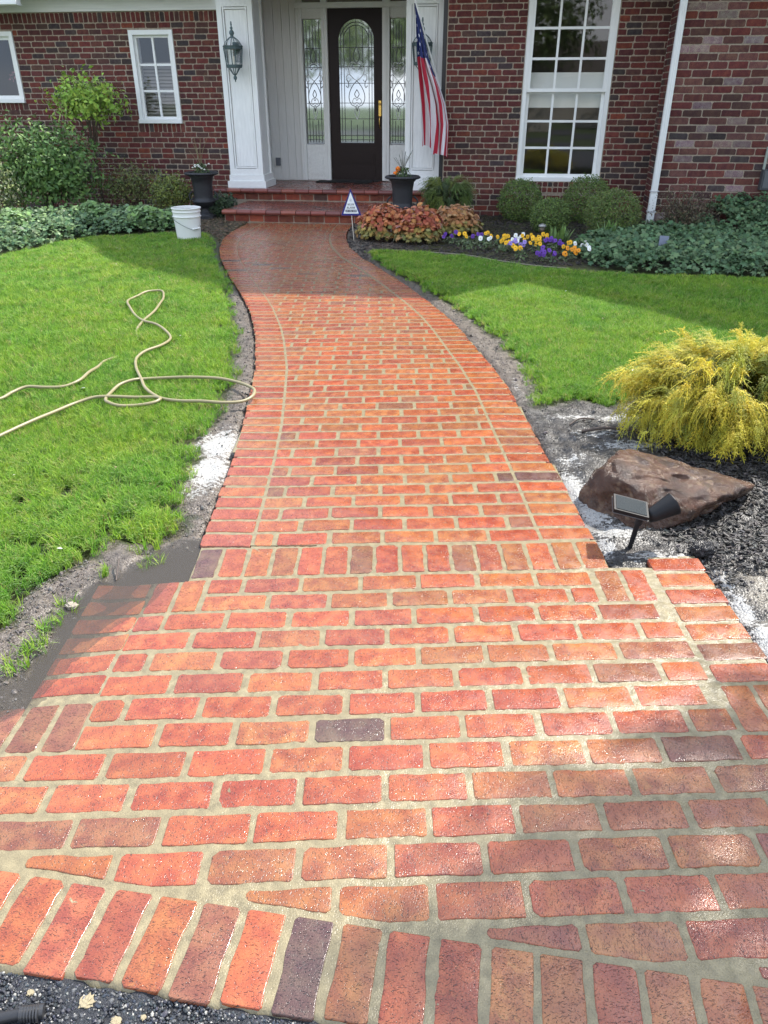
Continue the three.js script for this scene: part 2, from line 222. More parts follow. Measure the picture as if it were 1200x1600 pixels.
// a brick: rounded, slightly uneven outline on top of a prism; poly is [x, depth] in order; yAt gives the top height
function brickGeo(poly, yAt, tone, o = {}) {
  const { bevel = 0.0035, deep = 0.03, rough = 0.0016, corner = [0.004, 0.014], mids = 2, uvTurn = 0, tilt = 0.007 } = o;
  let area = 0; for (let i = 0, j = poly.length - 1; i < poly.length; j = i++) area += poly[j][0] * poly[i][1] - poly[i][0] * poly[j][1];
  const P = area < 0 ? [...poly].reverse() : poly, out = [], n = P.length;
  for (let i = 0; i < n; i++) {
    const a = P[(i + n - 1) % n], b = P[i], c = P[(i + 1) % n], la = Math.hypot(a[0] - b[0], a[1] - b[1]), lc = Math.hypot(c[0] - b[0], c[1] - b[1]); if (la < 1e-4 || lc < 1e-4) continue;
    const r = Math.min(rr(...corner), la * 0.3, lc * 0.3);
    out.push([b[0] + (a[0] - b[0]) / la * r, b[1] + (a[1] - b[1]) / la * r], [b[0] + (c[0] - b[0]) / lc * r, b[1] + (c[1] - b[1]) / lc * r]);
    if (lc > 0.12) for (let m = 1; m <= mids; m++) { const t = m / (mids + 1), nx = (c[1] - b[1]) / lc, ny = -(c[0] - b[0]) / lc, e = rr(-rough, rough * 0.6); out.push([lerp(b[0], c[0], t) + nx * e, lerp(b[1], c[1], t) + ny * e]); }
  }
  const N = out.length; let cx = 0, cy = 0; for (const q of out) { cx += q[0] / N; cy += q[1] / N; }
  const tx = rr(-tilt, tilt), tz = rr(-tilt, tilt), dy = rr(-0.1, 0.1) * tilt, Y = (x, d) => yAt(x, d) + dy + (x - cx) * tx + (d - cy) * tz;
  const pos = [], nor = [], uv = [], col = [], idx = [], ox = rnd() * 5, oy = rnd() * 5, cs = Math.cos(uvTurn), sn = Math.sin(uvTurn);
  const put = (x, y, d, nx, ny, nz, k) => { pos.push(x, y, -d); nor.push(nx, ny, nz); const a = x * cs + d * sn, b = -x * sn + d * cs; uv.push(a + ox, b + oy + y); col.push(tone.r * k, tone.g * k, tone.b * k); };
  put(cx, Y(cx, cy), cy, -tx, 1, tz, 1);
  for (const ring of [0, 1, 2]) for (let i = 0; i < N; i++) {
    const [x, d] = out[i]; let nx = x - cx, nd = d - cy; const a = out[(i + N - 1) % N], b = out[(i + 1) % N]; nx = b[1] - a[1]; nd = -(b[0] - a[0]); const l = Math.hypot(nx, nd) || 1; nx /= l; nd /= l;
    if (ring === 0) put(x - nx * bevel, Y(x, d), d - nd * bevel, nx * 0.06 - tx, 1, -nd * 0.06 + tz, 1); else if (ring === 1) put(x, Y(x, d) - bevel * 0.8, d, nx, 0.6, -nd, 1); else put(x, Y(x, d) - deep, d, nx, 0, -nd, 1);
  }
  for (let i = 0; i < N; i++) { const j = (i + 1) % N, A = 1 + i, B = 1 + j; idx.push(0, A, B); for (const r of [0, 1]) { const p = A + r * N, q = B + r * N; idx.push(p, p + N, q, q, p + N, q + N); } }
  // faces must look up: outline runs counter-clockwise in (x, depth), depth is -z
  return buf(pos, idx, uv, col, nor);
}
function clip(poly, f) { const out = []; for (let i = 0; i < poly.length; i++) { const a = poly[i], b = poly[(i + 1) % poly.length], fa = f(a), fb = f(b); if (fa >= 0) out.push(a); if ((fa >= 0) !== (fb >= 0)) { const t = fa / (fa - fb); out.push([lerp(a[0], b[0], t), lerp(a[1], b[1], t)]); } } return out; }
const polyArea = (p) => { let s = 0; for (let i = 0, j = p.length - 1; i < p.length; j = i++) s += p[j][0] * p[i][1] - p[i][0] * p[j][1]; return Math.abs(s) / 2; };
const J = 0.0092;                                  // half a joint
const jit = () => rr(-0.0022, 0.0022);
const pathBricks = [], landBricks = [];
const rowZ = (k) => 2.497 + k * 0.1035;
for (let k = 0; k < 86; k++) {                      // running courses of the path
  const z0 = rowZ(k) + J, z1 = rowZ(k + 1) - J, zm = (z0 + z1) / 2, xa = LI(zm) + 0.006, xb = RI(zm) - 0.006; if (zm > 11.35) break;
  const cuts = [xa]; for (let x = -4.19 + (k % 2 ? 0.104 : 0) + rr(-0.012, 0.012); x < xb - 0.035; x += 0.2085 + rr(-0.003, 0.003)) if (x > xa + 0.035) cuts.push(x); cuts.push(xb);
  for (let i = 0; i + 1 < cuts.length; i++) {
    const first = i === 0, last = i + 2 === cuts.length, a = cuts[i] + (first ? 0 : J + jit()), b = cuts[i + 1] - (last ? 0 : J + jit());
    const X0 = (z) => (first ? a + LI(z) - LI(zm) : a), X1 = (z) => (last ? b + RI(z) - RI(zm) : b), s = (x, z) => [x, z + SH * x + jit() * 0.6];
    pathBricks.push([[s(X0(z0), z0), s(X1(z0), z0), s(X1(z1), z1), s(X0(z1), z1)], 0]);
  }
}
for (const side of [0, 1]) for (let k = 0, z = 2.5; z < 11.4; k++) {   // header borders
  const h = 0.1035 + rr(-0.003, 0.003), z0 = z + J, z1 = z + h - J; z += h; const I = side ? (q) => RI(q) + 0.008 : LO, O = side ? RO : (q) => LI(q) - 0.008, e0 = rr(-0.005, 0.005), off = side ? SH * 0.7 : -SH * 0.7; if (z1 > 11.35) break;
  pathBricks.push([[[I(z0) + (side ? 0 : e0), z0 + off], [O(z0) + (side ? e0 : 0), z0 + off], [O(z1) + (side ? e0 : 0), z1 + off], [I(z1) + (side ? 0 : e0), z1 + off]], 0]);
}
for (let k = 0, x = -0.703; k < 16 && x < 0.80; k++) { const w = 0.0955 + rr(-0.002, 0.002), a = x + J * 0.75, b = x + w - J * 0.75; x += w; landBricks.push([[[a, 2.296 + SH * a], [b, 2.296 + SH * b], [b, 2.484 + SH * b], [a, 2.484 + SH * a]], 1.57]); }   // soldier band across
for (let j = 0; j < 16; j++) {                     // running courses of the landing
  const z1 = 2.285 - j * 0.1018 - J + jit() * 0.5, z0 = 2.285 - (j + 1) * 0.1018 + J + jit() * 0.5;
  const wide = j >= 8, xa = j < 2 ? -0.615 : wide ? -1.45 : -0.816, xb = j < 2 ? 0.745 : wide ? 1.45 : 0.968;
  const cuts = [xa]; for (let x = -2.78 + (j % 2 ? 0.1 : 0) + rr(-0.012, 0.012); x < xb - 0.04; x += 0.2065 + rr(-0.004, 0.004)) if (x > xa + 0.04) cuts.push(x); cuts.push(xb);
  for (let i = 0; i + 1 < cuts.length; i++) {
    const a = cuts[i] + (i ? J + jit() : 0), b = cuts[i + 1] - J - jit(); let q = [[a, z0 + SH * a + jit() * 0.5], [b, z0 + SH * b + jit() * 0.5], [b, z1 + SH * b + jit() * 0.5], [a, z1 + SH * a + jit() * 0.5]];
    q = clip(q, ([x, z]) => z - frontZ(x) - 0.008); if (q.length < 3 || polyArea(q) < 0.0024) continue; landBricks.push([q, 0]);
  }
}
for (const [x0, n, za, zb] of [[-0.815, 2, 2.09, 2.278], [0.758, 2, 2.09, 2.278], [-1.385, 6, 1.474, 1.655], [0.975, 4, 1.474, 1.655]]) for (let k = 0; k < n; k++) { const a = x0 + k * 0.0955 + 0.005, b = a + 0.08; landBricks.push([[[a, za + SH * a], [b, za + SH * b], [b, zb + SH * b], [a, zb + SH * a]], 1.57]); }
for (const side of [0, 1]) for (let k = 0; k < (side ? 8 : 7); k++) { const z1 = (side ? 2.36 : 2.285) - k * 0.1 - J, z0 = z1 - 0.1 + 2 * J, a = side ? 0.98 : -1.016, b = side ? 1.172 : -0.824, e = rr(-0.006, 0.006); if (z0 < 1.66) break; landBricks.push([[[a, z0 + SH * a], [b + e, z0 + SH * b], [b + e, z1 + SH * b], [a, z1 + SH * a]], 0]); }
{                                                   // soldiers along the drive
  const L = Math.hypot(1, 0.158), tx = 1 / L, tz = -0.158 / L, nx = 0.158 / L, nz = 1 / L;
  for (let s = -1.5; s < 1.5; s += 0.1005 + rr(-0.001, 0.001)) { const f = (t, n) => [t * tx - n * nx, 0.965 + t * tz - n * nz], e = rr(-0.006, 0.006), sk = rr(-0.004, 0.004); landBricks.push([[f(s + J + sk, 0.009), f(s + 0.1005 - J + sk, 0.009), f(s + 0.1005 - J, 0.2 + e), f(s + J, 0.2 + e)], 1.57]); }
}
const nearD = (b) => b[0].reduce((s, q) => s + Math.hypot(q[0], q[1]), 0) / b[0].length;
function paving(name, list, mortarPoly, cap, mids) {
  const root = top(name, sheet(mortarPoly, 0, 1), M.mortar, { kind: 'structure' }); root.geometry = mortarSheet(mortarPoly);
  list.sort((a, b) => nearD(a) - nearD(b)); const rest = [];
  list.forEach(([p, t], i) => { const near = nearD([p]) < 3.2, g = brickGeo(p, (x, d) => walkY(x, d) + 0.0045, paveTone(), { mids: near ? mids + 2 : 1, uvTurn: t, tilt: near ? 0.007 : 0.003, rough: near ? 0.0036 : 0.002, bevel: 0.0022, corner: near ? [0.002, rnd() < 0.2 ? 0.015 : 0.009] : [0.003, 0.008], deep: 0.02 }); if (i < cap) part(root, i ? `brick_${String(i).padStart(3, '0')}` : 'brick', g, M.paver); else rest.push(g.toNonIndexed()); });
  if (rest.length) part(root, 'far_bricks', mergeGeometries(rest), M.paver, { kind: 'stuff' });
  return root;
}
function mortarSheet(poly) {   // fine grid with the joints' smeared relief, cut to the outline
  let x0 = 9, x1 = -9, d0 = 99, d1 = -99; for (const [x, d] of poly) { x0 = Math.min(x0, x); x1 = Math.max(x1, x); d0 = Math.min(d0, d); d1 = Math.max(d1, d); }
  const st = d1 > 6 ? 0.035 : 0.009, nx = Math.ceil((x1 - x0) / st), nd = Math.ceil((d1 - d0) / st), pos = [], uv = [], idx = [], id = new Map();
  const vtx = (i, j) => { const k = j * (nx + 1) + i; if (!id.has(k)) { const x = x0 + i * st, d = d0 + j * st; id.set(k, pos.length / 3); pos.push(x, walkY(x, d) + 0.0022 + 0.0008 * sstep(2.5, 5, d) + (st > 0.02 ? 0 : n2(x * 30, d * 30) * 0.0012 + n2(x * 75, d * 75) * 0.0008) + (st > 0.02 ? 0 : n2(x * 9, d * 9) * 0.0006) - 0.022 * sstep(0.196 + 0.006 * n2(x * 14, 3), 0.214 + 0.006 * n2(x * 14, 3), frontZ(x) - d), -d); uv.push(x, d); } return id.get(k); };
  for (let j = 0; j < nd; j++) for (let i = 0; i < nx; i++) { const x = x0 + (i + 0.5) * st, d = d0 + (j + 0.5) * st; if (!inPoly(poly, x, d)) continue; const a = vtx(i, j), b = vtx(i + 1, j), c = vtx(i, j + 1), e = vtx(i + 1, j + 1); idx.push(a, b, c, b, e, c); }
  return buf(pos, idx, uv);
}
const zs = []; for (let z = 2.49; z <= 11.4; z += 0.15) zs.push(z);
paving('brick_path', pathBricks, [...zs.map((z) => [LO(z) + 0.006, z]), ...zs.reverse().map((z) => [RO(z) - 0.006, z])], 300, 2);
paving('brick_landing', landBricks, [[-0.7, 2.497 + 0.02 - 0.045], [0.82, 2.497 + 0.028], [0.825, 2.33], [0.985, 2.33], [0.985, 2.4], [1.165, 2.41], [1.165, 1.72], [1.5, 1.71], [1.5, 0.485], [-1.5, 0.96], [-1.5, 1.6], [-1.01, 1.6], [-1.01, 2.24], [-0.7, 2.25]], 300, 2);

/* ---------- puddles: murky water in thin layers ---------- */
function puddle(name, poly, label, tint, y0) {
  const t = thing(name, label, 'puddle', [0, 0, 0]);
  [[0, 0.3, 0.02], [0.003, 0.34, 0.5], [0.006, 0.4, 0.6], [0.009, 0.5, 0.7], [0.012, 0.7, 0.7]].forEach(([dy, op, ro], i) => part(t, i ? 'murky_layer' : 'water_surface', sheet(poly, y0 - dy, 1), mat(tint, ro, { transparent: true, opacity: op, ior: 1.33 })));
  return t;
}
puddle('puddle', [[-0.60, 2.50], [-0.58, 2.28], [-0.66, 2.1], [-0.80, 2.04], [-0.80, 1.85], [-0.82, 1.6], [-0.9, 1.46], [-1.1, 1.4], [-1.4, 1.5], [-1.25, 1.75], [-1.12, 1.95], [-1.12, 2.12], [-1.0, 2.3], [-0.88, 2.45], [-0.8, 2.56], [-0.7, 2.56]], 'grey muddy puddle over the sunken bricks at the left edge', [0.085, 0.073, 0.06], -0.0075);
puddle('puddle', [[0.79, 2.86], [0.86, 2.93], [0.95, 2.8], [1.03, 2.6], [0.98, 2.52], [0.88, 2.58], [0.80, 2.7]], 'small pale puddle between the rock and the brick edge', [0.34, 0.33, 0.31], -0.026);
puddle('puddle', [[0.68, 5.5], [0.81, 5.5], [0.94, 5.15], [0.88, 4.98], [0.74, 5.05], [0.69, 5.3]], 'narrow brown puddle in the soil beside the right lawn', [0.2, 0.165, 0.13], -0.034);

/* ---------- the house ---------- */
const house = thing('brick_house', 'red brick house with white entry, dark arched-glass door and white windows', 'house', [HO.x, 0, HO.z], -TH);
const oldTones = [[0.155, 0.034, 0.029], [0.135, 0.032, 0.029], [0.17, 0.04, 0.03], [0.15, 0.046, 0.036], [0.125, 0.034, 0.031], [0.155, 0.048, 0.036]];
const wallTone = () => { const k = rnd(); if (k < 0.1) return vary([0.068, 0.048, 0.047], 0.22); if (k < 0.24) return vary([0.105, 0.048, 0.038], 0.2); if (k < 0.265) return vary([0.22, 0.052, 0.028], 0.15); return vary(pick(oldTones), 0.2); };
const whitened = () => { const k = rnd(); if (k < 0.17) return vary([0.33, 0.245, 0.23], 0.25); if (k < 0.4) return vary([0.19, 0.08, 0.066], 0.2); return wallTone(); };
function slab(u0, u1, y0, y1, w0, w1, holes) {
  const s = new THREE.Shape([new THREE.Vector2(u0, y0), new THREE.Vector2(u1, y0), new THREE.Vector2(u1, y1), new THREE.Vector2(u0, y1)]);
  for (const h of holes) s.holes.push(new THREE.Path([new THREE.Vector2(h[0], h[2]), new THREE.Vector2(h[0], h[3]), new THREE.Vector2(h[1], h[3]), new THREE.Vector2(h[1], h[2])]));
  const g = new THREE.ExtrudeGeometry(s, { depth: w1 - w0, bevelEnabled: false }); g.translate(0, 0, w0); return g;
}
function wallBricks(u0, u1, rows, pitch, holes, tone, skip = 0) {  // rows: [y0, y1, soldier]
  const out = [];
  rows.forEach(([y0, y1, soldier], r) => {
    const jt = 0.006, p = soldier || pitch, ym = (y0 + y1) / 2; let segs = [[u0, u1]];
    for (const h of holes) if (ym > h[2] && ym < h[3]) segs = segs.flatMap(([a, b]) => (h[1] <= a || h[0] >= b ? [[a, b]] : [[a, h[0]], [h[1], b]].filter(([c, d]) => d - c > 0.03)));
    for (const [a, b] of segs) {
      const cuts = [a]; for (let x = Math.floor((a - 20) / p) * p + (soldier ? 0 : r % 2 ? p / 2 : 0) + rr(-0.012, 0.012); x < b - 0.035; x += p + (soldier ? 0 : rr(-0.005, 0.005))) if (x > a + 0.035) cuts.push(x); cuts.push(b);
      for (let i = 0; i + 1 < cuts.length; i++) { const q = () => rr(-0.0025, 0.0025), xa = cuts[i] + jt + q(), xb = cuts[i + 1] - jt + q(); out.push([[[xa, y0 + jt + q()], [xb, y0 + jt + q()], [xb, y1 - jt + q()], [xa, y1 - jt + q()]], tone().multiplyScalar(1 + 0.16 * n2((xa + xb) * 0.35 + 3, y0 * 0.9) + 0.08 * n2(xa * 1.7, y0 * 2.3 + 5))]); }
    }
  });
  return out;
}
function faced(parent, name, mortarGeo, bricks, place_, cap, order) {
  const root = part(parent, name, mortarGeo, M.wallMortar); bricks.sort(order); const rest = [];
  bricks.forEach(([p, t], i) => { const g = brickGeo(p, () => 0.002, t, { mids: 1, bevel: 0.004, corner: [0.004, 0.016], rough: 0.003, deep: 0.02 }); g.rotateX(Math.PI / 2); place_(g); if (i < cap) part(root, 'brick', g, M.wallBrick); else rest.push(g.toNonIndexed()); });
  if (rest.length) part(root, 'brick_courses', mergeGeometries(rest), M.wallBrick, { kind: 'stuff' });
  return root;
}
const courses = (y0, n, h) => Array.from({ length: n }, (_, i) => [y0 + i * h, y0 + (i + 1) * h]);
// left wall (set back), with two windows
{
  const holes = [[-3.165, -2.485, 1.215, 2.43], [-5.62, -4.985, 1.492, 2.43]];
  const cut = [...holes, [-3.2, -2.45, 1.085, 1.217], [-5.66, -4.95, 1.385, 1.494]];
  const rows = [[2.522, 2.657, 0.0735], ...courses(2.522 - 35 * 0.0752, 35, 0.0752)];
  const bricks = wallBricks(-7.4, -1.5, rows, 0.19, cut, wallTone);
  for (const [a, b, y0, y1] of [[-3.2, -2.45, 1.085, 1.213], [-5.66, -4.95, 1.385, 1.49]]) bricks.push(...wallBricks(a, b, [[y0, y1, 0.072]], 0.1, [], wallTone));
  faced(house, 'left_wall', slab(-7.4, -1.5, -0.12, 2.66, 0.86, 1.095, holes), bricks, (g) => g.translate(0, 0, 1.098), 0, () => 0);
}
// right wall with the tall window, the wing and its return
const wingHoles = [];
{
  const holes = [[2.615, 3.80, 0.495, 2.82]], rows = courses(2.95 - 40 * 0.0755, 40, 0.0755);
  const cut = [...holes, [2.58, 3.84, 0.34, 0.495]];
  const bricks = wallBricks(1.56, 4.46, rows, 0.2032, cut, wallTone);
  for (const [y0, y1] of [[0.342, 0.415], [0.417, 0.49]]) bricks.push(...wallBricks(2.585, 3.835, [[y0, y1, 0.075]], 0.1, [], wallTone));
  const c = (b) => Math.hypot((b[0][0][0] + b[0][2][0]) / 2 - 2.0, (b[0][0][1] - 1.5) * 0.7);
  faced(house, 'right_wall', slab(1.555, 4.46, -0.12, 2.96, 1.3, 1.545, holes), bricks, (g) => g.translate(0, 0, 1.548), 100, (a, b) => c(a) - c(b));
  const wr = courses(2.9 - 35 * 0.0872, 35, 0.0872), wb = wallBricks(4.46, 7.6, wr, 0.235, [], whitened);
  faced(house, 'wing_wall', slab(4.46, 7.6, -0.12, 2.9, 2.1, 2.395, []), wb, (g) => g.translate(0, 0, 2.398), 200, (a, b) => a[0][0][0] - b[0][0][0]);
  const rb = wallBricks(1.56, 2.39, courses(2.9 - 40 * 0.0755, 40, 0.0755), 0.2032, [], wallTone);
  const rs = slab(1.55, 2.39, -0.12, 2.9, -0.2, -0.004, []); rs.rotateY(-Math.PI / 2); rs.translate(4.456, 0, 0);
  faced(house, 'wing_return', rs, rb, (g) => { g.rotateY(-Math.PI / 2); g.translate(4.453, 0, 0); }, 0, () => 0);
}
part(house, 'shade_strip', bx(1.495, 1.553, 0.0, 2.95, 1.1, 1.5), M.black, { label: 'black strip painted for the shaded return at the brick corner' });  // black colour stands for deep shade on the brick return
// rooms behind the glass: dark and closed
for (const [a, b, y0, y1, w0, w1] of [[-7.3, -1.6, 0, 2.6, -2, 0.85], [1.6, 4.4, 0.2, 3, -2.2, 1.29], [-1.35, 1.45, 0.2, 3.2, -2.4, -0.16]]) { const g = bx(a, b, y0, y1, w0, w1); const ix = Array.from(g.index.array).slice(0, 36); ix.splice(24, 6); g.clearGroups(); g.setIndex(ix); part(house, 'room', g, new THREE.MeshPhysicalMaterial({ color: C(0.16, 0.14, 0.12), roughness: 0.9, side: THREE.DoubleSide })); }
// windows
function sash(win, u0, u1, y0, y1, w, cols, rows, rail, bar, paneMat) {
  part(win, 'sash_frame', merge([bx(u0, u0 + rail, y0, y1, w - 0.045, w), bx(u1 - rail, u1, y0, y1, w - 0.045, w), bx(u0 + rail, u1 - rail, y0, y0 + rail, w - 0.044, w - 0.001), bx(u0 + rail, u1 - rail, y1 - rail, y1, w - 0.044, w - 0.001)]), M.white);
  const a = u0 + rail, b = u1 - rail, c = y0 + rail, d = y1 - rail, cw = (b - a) / cols, rh = (d - c) / rows;
  for (let i = 1; i < cols; i++) part(win, 'muntin', bx(a + i * cw - bar / 2, a + i * cw + bar / 2, c, d, w - 0.034, w - 0.006), M.white);
  for (let j = 1; j < rows; j++) part(win, 'muntin', bx(a, b, c + j * rh - bar / 2, c + j * rh + bar / 2, w - 0.036, w - 0.009), M.white);
  for (let i = 0; i < cols; i++) for (let j = 0; j < rows; j++) { const g = new THREE.PlaneGeometry(cw, rh); g.rotateX(rr(-0.004, 0.004)); g.rotateY(rr(-0.004, 0.004)); g.translate(a + (i + 0.5) * cw, c + (j + 0.5) * rh, w - 0.02); part(win, 'pane', g, paneMat); }
}
function windowPart(label) { const g = new THREE.Group(); g.name = 'window'; if (label) g.userData.label = label; house.add(g); return g; }
const casing = (win, u0, u1, y0, y1, w0, w1, t, sillH) => { part(win, 'casing', merge([bx(u0, u0 + t, y0, y1, w0, w1), bx(u1 - t, u1, y0, y1, w0, w1), bx(u0 + t, u1 - t, y1 - t, y1, w0, w1 - 0.002)]), M.white); part(win, 'sill', bx(u0 - 0.005, u1 + 0.005, y0 - 0.004, y0 + sillH, w0, w1 + 0.025), M.white); };
{ // tall window
  const w = windowPart(); casing(w, 2.618, 3.797, 0.497, 2.818, 1.30, 1.53, 0.055, 0.045);
  sash(w, 2.673, 3.742, 0.542, 1.645, 1.47, 3, 3, 0.045, 0.03, M.pane); sash(w, 2.673, 3.742, 1.62, 2.762, 1.52, 3, 3, 0.045, 0.03, M.pane);
  part(w, 'roller_blind', bx(2.68, 3.735, 1.43, 1.86, 1.31, 1.325), mat([0.7, 0.71, 0.66], 0.8));
}
{ // window with six panes
  const w = windowPart(); casing(w, -3.163, -2.487, 1.217, 2.428, 0.87, 1.115, 0.06, 0.05); sash(w, -3.103, -2.547, 1.267, 2.368, 1.06, 2, 3, 0.035, 0.03, M.pane);
  for (let i = 0; i < 16; i++) { const g = box(0.56, 0.006, 0.045); g.rotateX(0.9); g.translate(-2.825, 1.3 + i * 0.047, 0.93); part(w, 'blind_slat', g, mat([0.2, 0.185, 0.17], 0.7)); }
}
{ // window at the edge of view
  const w = windowPart(); casing(w, -5.617, -4.988, 1.494, 2.428, 0.87, 1.115, 0.06, 0.05); sash(w, -5.557, -5.048, 1.544, 2.368, 1.06, 1, 1, 0.045, 0.03, M.pane);
}
// frieze, gutter and low roof over the left part
part(house, 'frieze_board', bx(-7.4, -1.75, 2.662, 2.86, 0.9, 1.13), M.whiteDull);
part(house, 'gutter', merge([bx(-7.4, -4.53, 2.715, 2.83, 1.5, 1.63), bx(-7.4, -4.53, 2.705, 2.72, 1.47, 1.6)]), M.white);
{ const g = buf([-7.5, 2.87, 1.55, -1.8, 2.87, 1.55, -1.8, 4.6, -2.6, -7.5, 4.6, -2.6, -7.5, 2.87, -6, -1.8, 2.87, -6].map(Number), [0, 1, 2, 0, 2, 3, 3, 2, 5, 3, 5, 4, 0, 4, 5, 0, 5, 1, 0, 3, 4, 1, 5, 2]).toNonIndexed(); g.computeVertexNormals(); part(house, 'low_roof', g, mat([0.07, 0.06, 0.055], 0.9)); }
// taller roof over the middle and the gabled wing (unseen masses, outlines shaped to cast the lawn shadow)
function prism(pts, w0, w1) { const g = new THREE.ExtrudeGeometry(new THREE.Shape(pts.map(([a, b]) => new THREE.Vector2(a, b))), { depth: w1 - w0, bevelEnabled: false }); g.translate(0, 0, w0); return g; }
part(house, 'shade_caster_storey', prism([[-1.7, 3.0], [6.45, 3.0], [6.45, 8.5], [4.57, 8.5], [1.8, 6.5], [-0.12, 4.5]], -6, 2.1), mat([0.2, 0.16, 0.14], 0.9));
part(house, 'shade_caster_gable', prism([[4.2, 3.0], [13, 3.0], [13, 4.6], [9.1, 9.05], [4.83, 5.0], [4.2, 4.4]], -4, 2.95), mat([0.2, 0.16, 0.14], 0.9));
// entry: white boarded back wall with openings
{
  const dk = M.whiteDull;
  part(house, 'entry_wall', slab(-1.42, 1.5, 0.33, 2.98, -0.15, -0.03, [[-0.40, 0.46, 0.335, 2.765], [-0.80, -0.495, 0.885, 2.63], [0.575, 0.85, 0.885, 2.63], [-0.8, 0.85, 2.84, 2.97]]), dk);
  for (const [a, b] of [[-1.40, -1.26], [-1.256, -1.13], [-1.126, -1.0], [-0.996, -0.905]]) part(house, 'entry_board', bx(a, b, 0.34, 2.97, -0.029, -0.012), dk);
  for (const [a, b] of [[-0.895, -0.803], [-0.494, -0.402], [0.462, 0.574], [0.853, 0.965]]) part(house, 'door_casing', merge([bx(a, b, 0.345, 2.765, -0.029, 0.02), bx(a + 0.015, b - 0.05, 0.345, 2.764, 0.021, 0.034)]), M.white);
  part(house, 'door_head', bx(-0.895, 0.965, 2.767, 2.838, -0.029, 0.03), M.white);
  for (const s of [[-0.80, -0.497], [0.577, 0.85]]) {   // sidelights
    const [a, b] = s, sl = new THREE.Group(); sl.name = 'sidelight'; house.add(sl);
    part(sl, 'lower_panel', merge([bx(a, b, 0.35, 0.88, -0.029, -0.005), bx(a + 0.03, b - 0.03, 0.42, 0.7, -0.004, 0.008), bx(a + 0.05, b - 0.05, 0.44, 0.68, 0.009, 0.016)]), M.white);
    part(sl, 'upper_rail', bx(a, b, 2.632, 2.765, -0.029, -0.004), M.whiteDull);
    leaded(sl, a + 0.012, b - 0.012, 0.89, 2.625, -0.06, false);
  }
  const gl = new THREE.PlaneGeometry(1.65, 0.13); gl.translate(0.025, 2.905, -0.06); part(house, 'transom_pane', gl, M.coated);
  part(house, 'transom_bar', merge([bx(-0.497, -0.402, 2.84, 2.97, -0.028, 0.01), bx(0.462, 0.575, 2.84, 2.97, -0.028, 0.01)]), M.white);
  part(house, 'outlet_box', bx(-1.34, -1.265, 0.56, 0.68, -0.012, 0.03), mat([0.14, 0.15, 0.17], 0.4));
  part(house, 'side_board', merge([bx(-1.48, -1.42, 0.33, 2.98, -0.03, 0.86), bx(1.44, 1.494, 0.33, 2.98, -0.03, 0.7)]), dk);
  // door
  const door = new THREE.Group(); door.name = 'front_door'; door.userData.label = 'dark mahogany front door with an arched leaded glass light'; house.add(door);
  const s = new THREE.Shape([new THREE.Vector2(-0.395, 0.345), new THREE.Vector2(0.455, 0.345), new THREE.Vector2(0.455, 2.76), new THREE.Vector2(-0.395, 2.76)]);
  const h = new THREE.Path(); h.moveTo(-0.245, 0.9); h.lineTo(-0.245, 2.345); h.absarc(0.042, 2.345, 0.287, Math.PI, 0, true); h.lineTo(0.329, 0.9); h.closePath(); s.holes.push(h);
  const g = new THREE.ExtrudeGeometry(s, { depth: 0.035, bevelEnabled: true, bevelSize: 0.008, bevelThickness: 0.008, bevelSegments: 2, curveSegments: 20 }); g.translate(0, 0, -0.075); part(door, 'door_leaf', g, M.mahogany);
  part(door, 'raised_panel', merge([bx(-0.25, 0.34, 0.6, 0.755, -0.03, -0.022), bx(-0.215, 0.305, 0.625, 0.73, -0.022, -0.012), bx(-0.25, 0.34, 0.42, 0.56, -0.03, -0.024)]), M.mahogany);
  leaded(door, -0.25, 0.335, 0.895, 2.632, -0.055, true);
  const hd = new THREE.Group(); hd.name = 'door_handle'; door.add(hd);
  part(door, 'handle_plate', bx(0.398, 0.44, 1.3, 1.52, -0.03, -0.018), M.brass); part(door, 'door_pull', tube([[0.419, 1.3, -0.02], [0.419, 1.28, 0.03], [0.419, 1.18, 0.035], [0.419, 1.12, -0.02]], 0.009, 20, 8), M.brass); part(door, 'thumb_latch', new THREE.SphereGeometry(0.02, 12, 8).translate(0.419, 1.47, -0.012), M.brass); door.remove(hd);
  part(house, 'threshold', bx(-0.42, 0.48, 0.333, 0.352, -0.14, 0.02), M.dark);
}
